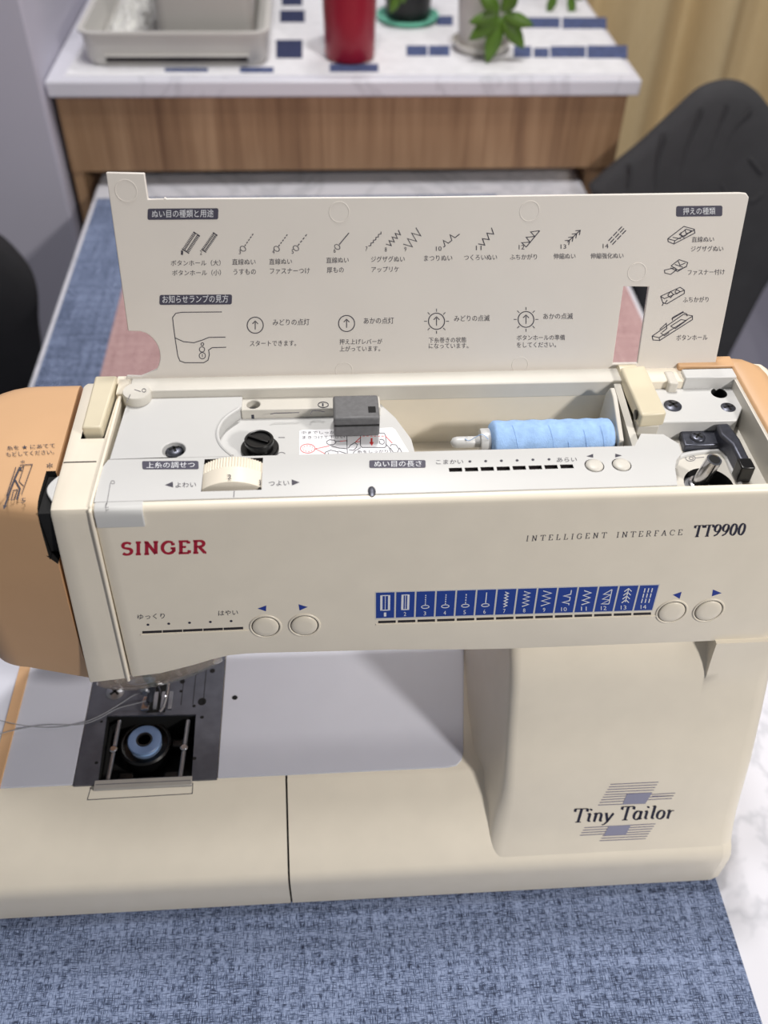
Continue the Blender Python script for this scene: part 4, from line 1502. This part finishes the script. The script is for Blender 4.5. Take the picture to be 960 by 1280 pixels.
# stitch drawings, slanting up to the right
marks = [(1, z1(256, 260), z1(288, 211), 9.5), (2, z1(308, 259), z1(341, 211), 6.5), (3, z1(414, 262), z1(451, 208), 9), (4, z1(510, 262), z1(549, 210), 9), (5, z1(565, 260), z1(605, 209), 9), (6, z1(683, 256), z1(723, 208), 9), (7, z1(780, 247), z1(816, 206), 5), (8, z1(834, 245), z1(869, 204), 9), (9, z1(888, 248), z1(924, 201), 12),
         (10, z2(70, 188), z2(114, 152), 9), (11, z2(176, 190), z2(214, 143), 9), (12, z2(294, 188), z2(332, 142), 9.5), (13, z2(409, 184), z2(448, 148), 9), (14, z2(530, 182), z2(568, 142), 8.5)]
nums = [(z1, 246, 271), (z1, 300, 271), (z1, 411, 269), (z1, 507, 268), (z1, 562, 268), (z1, 682, 265), (z1, 773, 260), (z1, 828, 262), (z1, 884, 261), (z2, 62, 204), (z2, 171, 202), (z2, 288, 200), (z2, 402, 198.5), (z2, 517, 197)]
for k, p0, p1, wd in marks:
    d = Vector((p1[0] - p0[0], p1[1] - p0[1]))
    nrm = Vector((-d.y, d.x)).normalized()

    def M(u, v, p0=p0, d=d, nrm=nrm, wd=wd):
        q = Vector(p0) + d * v + nrm * ((u - 0.5) * wd)
        return (q.x, q.y)
    b = B()
    if k in (1, 2):
        r = 0.42
        for sx in (-1, 1):
            for j in range(13):
                v = j / 12.5
                ribbon(b, [M(0.5 + sx * 0.14, v), M(0.5 + sx * 0.52, v)], 1.05, s_lid)
        ribbon(b, [M(0.5 - .55, 0), M(.5 + .55, 0)], 1.4, s_lid)
        ribbon(b, [M(0.5 - .5, 1), M(.5 + .5, 1)], 1.0, s_lid)
        ribbon(b, [M(0.5 - .14, 0), M(.5 - .14, 1)], 0.6, s_lid)
        ribbon(b, [M(0.5 + .14, 0), M(.5 + .14, 1)], 0.6, s_lid)
    else:
        stitch_icon(b, k, M, 1.05, s_lid, 0.12)
    zf, nx, ny = nums[k - 1]
    c0 = zf(nx, ny)
    nw = 2.6 if k < 10 else 7.0
    text(b, str(k), (c0[0] - nw / 2, c0[1]), (c0[0] + nw / 2, c0[1]), 5.6, s_lid)
    printed('stitch_drawing', b, 'ink', lid)
# lamp symbols
for zf, cx, cy, r, rays in ((z1, 455, 472, 23, 0), (z1, 716, 467, 23, 0), (z2, 56, 396, 22, 1), (z2, 300, 391, 21.5, 1)):
    b = B()
    ribbon(b, [zf(*p) for p in ring(cx, cy, r, r, 26)], 1.1, s_lid, closed=True)
    ribbon(b, [zf(cx, cy + 12), zf(cx, cy - 9)], 1.0, s_lid)
    ribbon(b, [zf(cx - 8, cy - 4), zf(cx, cy - 12), zf(cx + 8, cy - 4)], 1.0, s_lid)
    if rays:
        for j in range(8):
            a = j * math.pi / 4
            ribbon(b, [zf(cx + math.cos(a) * (r + 4), cy + math.sin(a) * (r + 4)), zf(cx + math.cos(a) * (r + 12), cy + math.sin(a) * (r + 12))], 0.9, s_lid)
    printed('lamp_symbol', b, 'ink', lid)
b = B()
for q in ([(360, 434), (245, 435), (228, 438), (219, 450), (221, 470), (226, 508), (234, 560), (240, 574), (254, 579), (308, 579), (320, 572), (324, 556), (322, 543), (332, 536), (372, 535)], [(226, 508), (250, 519), (280, 522), (305, 514), (322, 507), (370, 506)]):
    ribbon(b, [z1(*p) for p in q], 1.0, s_lid)
for cx, cy, r in ((304, 526, 4), (303, 541, 7.5), (304, 559, 9)):
    ribbon(b, [z1(*p) for p in ring(cx, cy, r, r, 16)], 0.9, s_lid, closed=True)
ribbon(b, [z1(304, 563), z1(304, 555)], 0.8, s_lid)
printed('machine_diagram', b, 'ink', lid)


# presser foot drawings
def z7b(x, y):
    return (780 + x / 3.3667, 100 + y / 3.3667)


feet = [[[(184, 668), (252, 616), (296, 628), (298, 644), (210, 690), (186, 680), (184, 668)], [(184, 668), (214, 676), (298, 630)], [(210, 690), (214, 676)], [(232, 650), (262, 628), (284, 634), (254, 658), (232, 650)], [(240, 640), (240, 656), (254, 664)], [(256, 628), (262, 646), (282, 640)], [(205, 662), (240, 668)]],
        [[(170, 800), (214, 790), (220, 800), (196, 818), (172, 812), (170, 800)], [(198, 782), (232, 756), (268, 768), (262, 786), (228, 800), (198, 782)], [(214, 776), (248, 788)], [(228, 762), (236, 780), (258, 770)], [(196, 790), (226, 806), (258, 786)]],
        [[(154, 910), (236, 872), (254, 884), (254, 898), (180, 942), (164, 938), (154, 910)], [(154, 910), (170, 920), (254, 884)], [(184, 906), (196, 890), (208, 902), (196, 916), (184, 906)], [(214, 892), (222, 882), (236, 890), (222, 900), (214, 892)], [(172, 940), (182, 926)], [(168, 936), (160, 950)]],
        [[(118, 1078), (250, 986), (288, 992), (288, 1008), (150, 1096), (122, 1094), (118, 1078)], [(118, 1078), (148, 1084), (288, 994)], [(200, 1006), (248, 978), (264, 984), (266, 994)], [(204, 1012), (204, 1000), (250, 974)], [(150, 1050), (178, 1024), (180, 1046), (160, 1062)], [(154, 1064), (170, 1076), (190, 1062)], [(196, 1036), (240, 1008), (262, 1012), (216, 1046), (196, 1036)], [(150, 1096), (148, 1084)]]]
for ft in feet:
    b = B()
    for q in ft:
        ribbon(b, [z7b(*p) for p in q], 1.0, s_lid)
    printed('presser_foot_drawing', b, 'ink', lid)

# ---- base and column
def base_ring(x, dz=0.0, ins=0.0):
    pr = [(-24, 79.6), (-27, 78.6)] + [(y, z) for y, z in BASE[1:]] + [(-70, 1.4), (100, 1.4), (104, 6), (104, 76), (100, 79.6)]
    return [(x, y + (ins if y < 0 else -ins * 0.5), z - (ins * 0.7 if z > 30 else 0)) for y, z in pr]


bl_ = obj('extension_table', loft(B(), [base_ring(-309), base_ring(-84.5)]), 'cream', sm, smooth=30)
br_ = obj('machine_base', loft(B(), [base_ring(-83.2), base_ring(199), base_ring(200), base_ring(206, 0, 2.0), base_ring(207.5, 0, 5)]), 'cream', sm, smooth=30)
obj('base_seam', extrude(B(), [(-84.45, y, z) for y, z in ((-26, 78), (-59, 49), (-69.5, 40), (-73, 29), (-73, 3), (100, 3), (100, 78))], (1.2, 0, 0)), 'void', sm)

rings = []
zs_ = [2.2, 5, 16, 22, 28, 36, 42, 50, 60, 70, 80, 88, 98, 108, 118, 130, 140, 148, 155, 160, 165, 170, 175, 180, 184, 187, 189.5]


def recess(z):
    return 0.0 if z < 155 else 17.0 * ((z - 155) / 33.0) ** 1.9


for z in zs_:
    yc_ = col_y(z) - 0.35 + max(0.0, 41 - z) * 0.18
    yp_ = yc_ + recess(z)
    foot = max(0.0, min(1.0, (112 - z) / 42.0)) ** 1.5
    ft_y = 8 * foot
    xe = 52.5 - 6.5 * foot * max(0, (78 - max(z, 38)) / 40.0)
    r = [(44, 100, z), (44 - 1 * foot, 70, z), (47.5 - 11 * foot, 30, z), (50 - 16 * foot, max(-12, yp_ + 17), z)]
    for k in range(7):                       # rounded corner from wall to panel
        t = math.radians(180 + 90 * k / 6)
        rad = 7.0
        r.append((xe + rad + rad * math.cos(t) - 3 * foot * (1 - k / 6), yp_ + rad + rad * math.sin(t), z))
    for x in (75, 100, 130, 150):
        r.append((x, yp_, z))
    r += [(170.2, yp_, z), (171.2, yp_ - recess(z) * 0.06, z), (171.6, yc_, z), (180, yc_, z)]
    xo = 207 + 9 * max(0, min(1, (z - 20) / 110.0))
    for k in range(7):
        t = math.radians(270 + 90 * k / 6)
        r.append((xo - 12 + 12 * math.cos(t), yc_ + 12 + 12 * math.sin(t), z))
    r.append((xo, 90, z))
    r.append((xo - 10, 100, z))
    rings.append(r)
colm = obj('column', loft(B(), rings), 'cream', sm, smooth=42)

# logo on the column
def z5(x, y):
    return (700 + x / 6.0, 960 + y / 6.0)


b = B()
for k in range(9):
    t = k / 8
    l_, r_ = lerp((378, 119), (284, 274), t), lerp((738, 102), (640, 261), t)
    if k >= 5:
        r_ = lerp((862, 184), (824, 244), (k - 5) / 3)
    if k == 8:
        r_ = (640, 261)
    ribbon(b, [z5(*l_), z5(*lerp(l_, r_, 0.5)), z5(*r_)], 0.85, s_col, 0.5)
ribbon(b, [z5(690, 208), z5(850, 204)], 0.85, s_col, 0.5)
for k in range(9):
    t = k / 8
    l_, r_ = lerp((366, 430), (272, 579), t), lerp((714, 415), (616, 563), t)
    if k < 4:
        l_ = lerp((182, 444), (148, 501), k / 3)
    ribbon(b, [z5(*l_), z5(*lerp(l_, r_, 0.5)), z5(*r_)], 0.85, s_col, 0.5)
printed('logo_stripes', b, 'logo_line', colm)
b = B()
patch(b, [z5(500, 192), z5(690, 180), z5(638, 262), z5(468, 268)], s_col, 0.55)
patch(b, [z5(366, 430), z5(530, 424), z5(492, 496), z5(326, 503)], s_col, 0.55)
printed('logo_blocks', b, 'logo_grey', colm)
b = B()
roman(b, 'Tiny', z5(84, 402), z5(392, 396), 16.6, s_col, 0.30, 0.19, 0.065, 0.03, 0.62)
roman(b, 'Tailor', z5(436, 386), z5(846, 374), 16.6, s_col, 0.30, 0.19, 0.065, 0.04, 0.62)
printed('logo_lettering', b, 'ink_navy', colm)

# ---- bed plates
obj('bed_plate', slab(B(), [(-309, -23.6), (-218.6, -23.6), (-218.6, 103), (-309, 103)], 79, 80.6), 'bed_grey', sm, bevel=0.4)
obj('tan_edge_strip', box(B(), (-271, -24, 79.5), (-263.5, 103, 81.6)), 'tan', sm, bevel=0.5)
bed = obj('bed_plate', slab(B(), [(-127.6, -23.6), (20, -23.6), (26, -22.6), (30, -19), (32, -13), (43.6, 76), (-127.6, 76)], 79, 80.6), 'bed_grey', sm, bevel=0.4)
np_ = obj('needle_plate', box(B(), (-218, -24.6, 78.8), (-128, 76, 81.0)), 'needle_steel', sm)
cav = [(-204.5, 26), (-145, 24), (-144, -21.5), (-203, -21.5)]
cuts = lambda: slab(B(), cav, 52, 90)
cut(np_, [slab(B(), cav, 52, 90)])
cut(bl_, [slab(B(), cav, 52, 90)], 'void')
s81 = s_z(81.0)


def plate_hole(px, py, rx, ry, par=None, z=81.0):
    b = B()
    p = T(px, py, z)
    kx = (T(px + 1, py, z) - p).length
    lathe(b, [(rx * kx, -0.6), (rx * kx, 0.06), (rx * kx * 0.85, 0.08)], (p.x, p.y, z), n=18, ry=ry / rx * 1.4)
    obj('plate_hole', b, 'void', par or np_)


for q in ((228, 852, 3, 2.4), (226.5, 864, 2, 1.6), (252.5, 877, 5.5, 3.8), (242.5, 882.5, 2, 1.6), (252.5, 896.5, 2.2, 1.8), (265.5, 838.5, 3.4, 2.4), (246.5, 841, 2, 1.5), (127, 902, 1.6, 1.3), (120.5, 953.5, 2, 1.6), (243, 948, 2.2, 1.8)):
    plate_hole(*q)
plate_hole(293.5, 872, 3.4, 2.6, bed, 80.6)
for gx in (-166, -156, -148, -141):
    obj('guide_line', box(B(), (gx, 32, 80.95), (gx + 0.5, 74, 81.08)), 'void', np_)
screw(144, 865, 81.2, 6.2, sm, 'steel')
# hook compartment
hk = T(181.5, 928, 70)
obj('hook_race', lathe(B(), [(17, -12), (17, -1), (15.6, 0), (14.6, -0.4), (14.6, -3.5), (0.3, -3.6)], (hk.x, hk.y, 70), n=40), 'black', sm, smooth=45)
bb = thing('bobbin', (hk.x, hk.y, 66.4), 'pale blue bobbin seated in the open hook compartment of the machine', 'bobbin')
obj('flange', lathe(B(), [(10.6, 0), (10.6, 1.2), (4.6, 1.4), (4.6, 0)], (hk.x, hk.y, 66.4), n=36), 'clear_bobbin', bb)
obj('wound_thread', lathe(B(), [(9.4, 1.2), (9.4, 6), (4.8, 6), (4.8, 1.2)], (hk.x, hk.y, 66.4), n=36), 'thread_blue', bb)
obj('flange', lathe(B(), [(11.0, 6), (11.2, 6.6), (10.6, 7.2), (7.4, 7.5), (5.4, 7.2), (5.0, 6)], (hk.x, hk.y, 66.4), n=36), 'bobbin_blue', bb)
obj('hub', lathe(B(), [(5.3, 0), (5.3, 7.6), (4.2, 7.6), (4.2, 1)], (hk.x, hk.y, 66.4), n=28), 'pot_black', bb)
for xa, ya, xb, yb in ((-196.5, 24, -198, -22), (-150.5, 22, -152, -22)):
    rl = obj('slide_rail', tube(B(), [(xa, ya, 77), (xb, yb, 77)], 1.5, 10), 'steel', sm)
    obj('rail_screw', lathe(B(), [(2.6, 0), (2.6, 1.6), (1.8, 2.2)], ((xa + xb) / 2, (ya + yb) / 2 + 1, 77), n=14), 'chrome', rl)
for k, (ax_, ay_, az_) in enumerate(((-190, -10, 64), (-160, -12, 66), (-176, -16, 68), (-157, 12, 66))):
    obj('hook_bracket', box(B(), (ax_ - 5, ay_ - 3, 54), (ax_ + 5, ay_ + 3, az_)), 'black', sm, bevel=1)
# slide strip and latch on the base front
obj('slide_plate', box(B(), (-205, -28, 78.6), (-143.5, -21.8, 81.3)), 'latch_grey', sm, bevel=0.4)
obj('slide_groove', box(B(), (-204, -25.2, 81.25), (-144.5, -24.6, 81.4)), 'ink_grey', sm)
lt = [s_base(*q)[0] for q in ((113, 999), (240, 991), (240.5, 980), (116, 986))]
ln = Vector((0, -30, 36)).normalized()
obj('slide_latch', extrude(B(), [p - ln * 2 for p in lt], ln * 2.8), 'cream', sm, bevel=0.5)
b = B()
ribbon(b, [(109.5, 999.5), (240.5, 991.6), (241.5, 978)], 0.9, s_base, 0.9)
ribbon(b, [(109.5, 999.5), (114, 984)], 0.9, s_base, 0.9)
printed('latch_gap', b, 'ink', sm)
# feed opening with presser foot and needle bar
fo = [T(172, 850, 81), T(214, 846, 81), T(210, 890, 81), T(168, 892, 81)]
fx0, fx1, fy0, fy1 = fo[3].x, fo[2].x, fo[2].y, fo[1].y + 4
obj('feed_opening', box(B(), (fx0 + 8, fy0, 80.7), (fx1 - 2, fy1, 81.12)), 'void', np_)
obj('presser_foot', extrude(B(), [(T(176, 889, 83).x, T(176, 889, 83).y, 82), (T(186, 888, 83).x, T(186, 888, 83).y, 82), (T(190, 872, 83).x, T(190, 872, 83).y, 82), (T(180, 872, 83).x, T(180, 872, 83).y, 82)], (0, 0, 3)), 'chrome', sm, bevel=0.5)
obj('foot_shank', tube(B(), [T(187, 876, 86), T(190, 862, 92), T(190, 852, 100)], 2.4, 10), 'steel_dark', sm)
obj('foot_clamp', lathe(B(), [(3, 0), (3.2, 3), (2, 4)], T(182, 861, 92), (0, -1, 0.2), n=14), 'steel', sm)
obj('thread_cutter', tube(B(), spline([T(211, 848, 90), T(210, 862, 88), T(205, 882, 84), T(200, 890, 83)], 5), 1.3, 8), 'chrome', sm)
obj('needle_bar', lathe(B(), [(2.6, 0), (2.6, 60)], (T(196, 858, 104).x, T(196, 858, 104).y + 4, 118), n=14), 'chrome', sm)
obj('needle_clamp', lathe(B(), [(4, 0), (4, 8), (2.6, 9)], (T(196, 858, 104).x, T(196, 858, 104).y + 4, 110), n=14), 'steel_dark', sm)
obj('needle', lathe(B(), [(0.2, 0), (0.6, 6), (0.8, 24)], (T(196, 858, 104).x, T(196, 858, 104).y + 4, 86), n=8), 'chrome', sm)
for k in range(3):
    obj('feed_dog', box(B(), (fx0 + 12 + k * 5, fy0 + 2, 81), (fx0 + 14.5 + k * 5, fy0 + 16, 81.9)), 'steel', np_)

# clear guard under the head
b = B()
up = [(119, 848), (140, 846), (163, 842), (185, 838), (205, 833), (225, 828), (245, 823.5), (262, 821), (278, 820)]
lo = [(121, 855), (141, 861), (163, 862), (186, 859), (208, 854), (229, 848), (248, 840), (265, 832), (279, 822.5)]
rows_ = []
for u, l_ in zip(up, lo):
    pu = s_arm(*u)[0]
    pu = pu + Vector((0, 1.6, -0.4))
    dd = on_plane(l_[0], l_[1], Vector((0, 14, 0)), Vector((0, 1, 0)))
    mid = (pu + dd) / 2 + Vector((0, -2.2, -1.2))
    rows_.append([pu, mid, dd])
vs = [[b.verts.new(p) for p in r] for r in rows_]
for i in range(len(vs) - 1):
    for j in range(2):
        b.faces.new((vs[i][j], vs[i + 1][j], vs[i + 1][j + 1], vs[i][j + 1]))
o = obj('clear_guard', b, 'clear_guard', sm, smooth=80)
md = o.modifiers.new('thickness', 'SOLIDIFY')
md.thickness = 1.4 * S
md = o.modifiers.new('round', 'SUBSURF')
md.levels = md.render_levels = 2

# loose thread ends lying over the plate
z_ = 82.0
for k, (pp, lab) in enumerate((([(188, 866), (170, 868), (150, 880), (128, 893), (104, 903), (70, 909), (30, 907), (-14, 897)], 'grey thread end curling over the needle plate, the upper of two'),
                               ([(190, 874), (168, 880), (146, 886), (122, 899), (98, 906), (60, 906), (25, 911), (-14, 921)], 'grey thread end crossing the bed plate, the lower of two'))):
    pts = []
    for i, (x, y) in enumerate(pp):
        pts.append(T(x, y, 82.1 + k * 0.6 + (5 if i == 0 else 2 if i == 1 else 0)))
    o = obj('loose_thread', tube(B(), spline(pts, 6), 0.32, 6), 'thread_grey', at=pts[3])
    tag(o, lab, 'thread', 'loose threads')
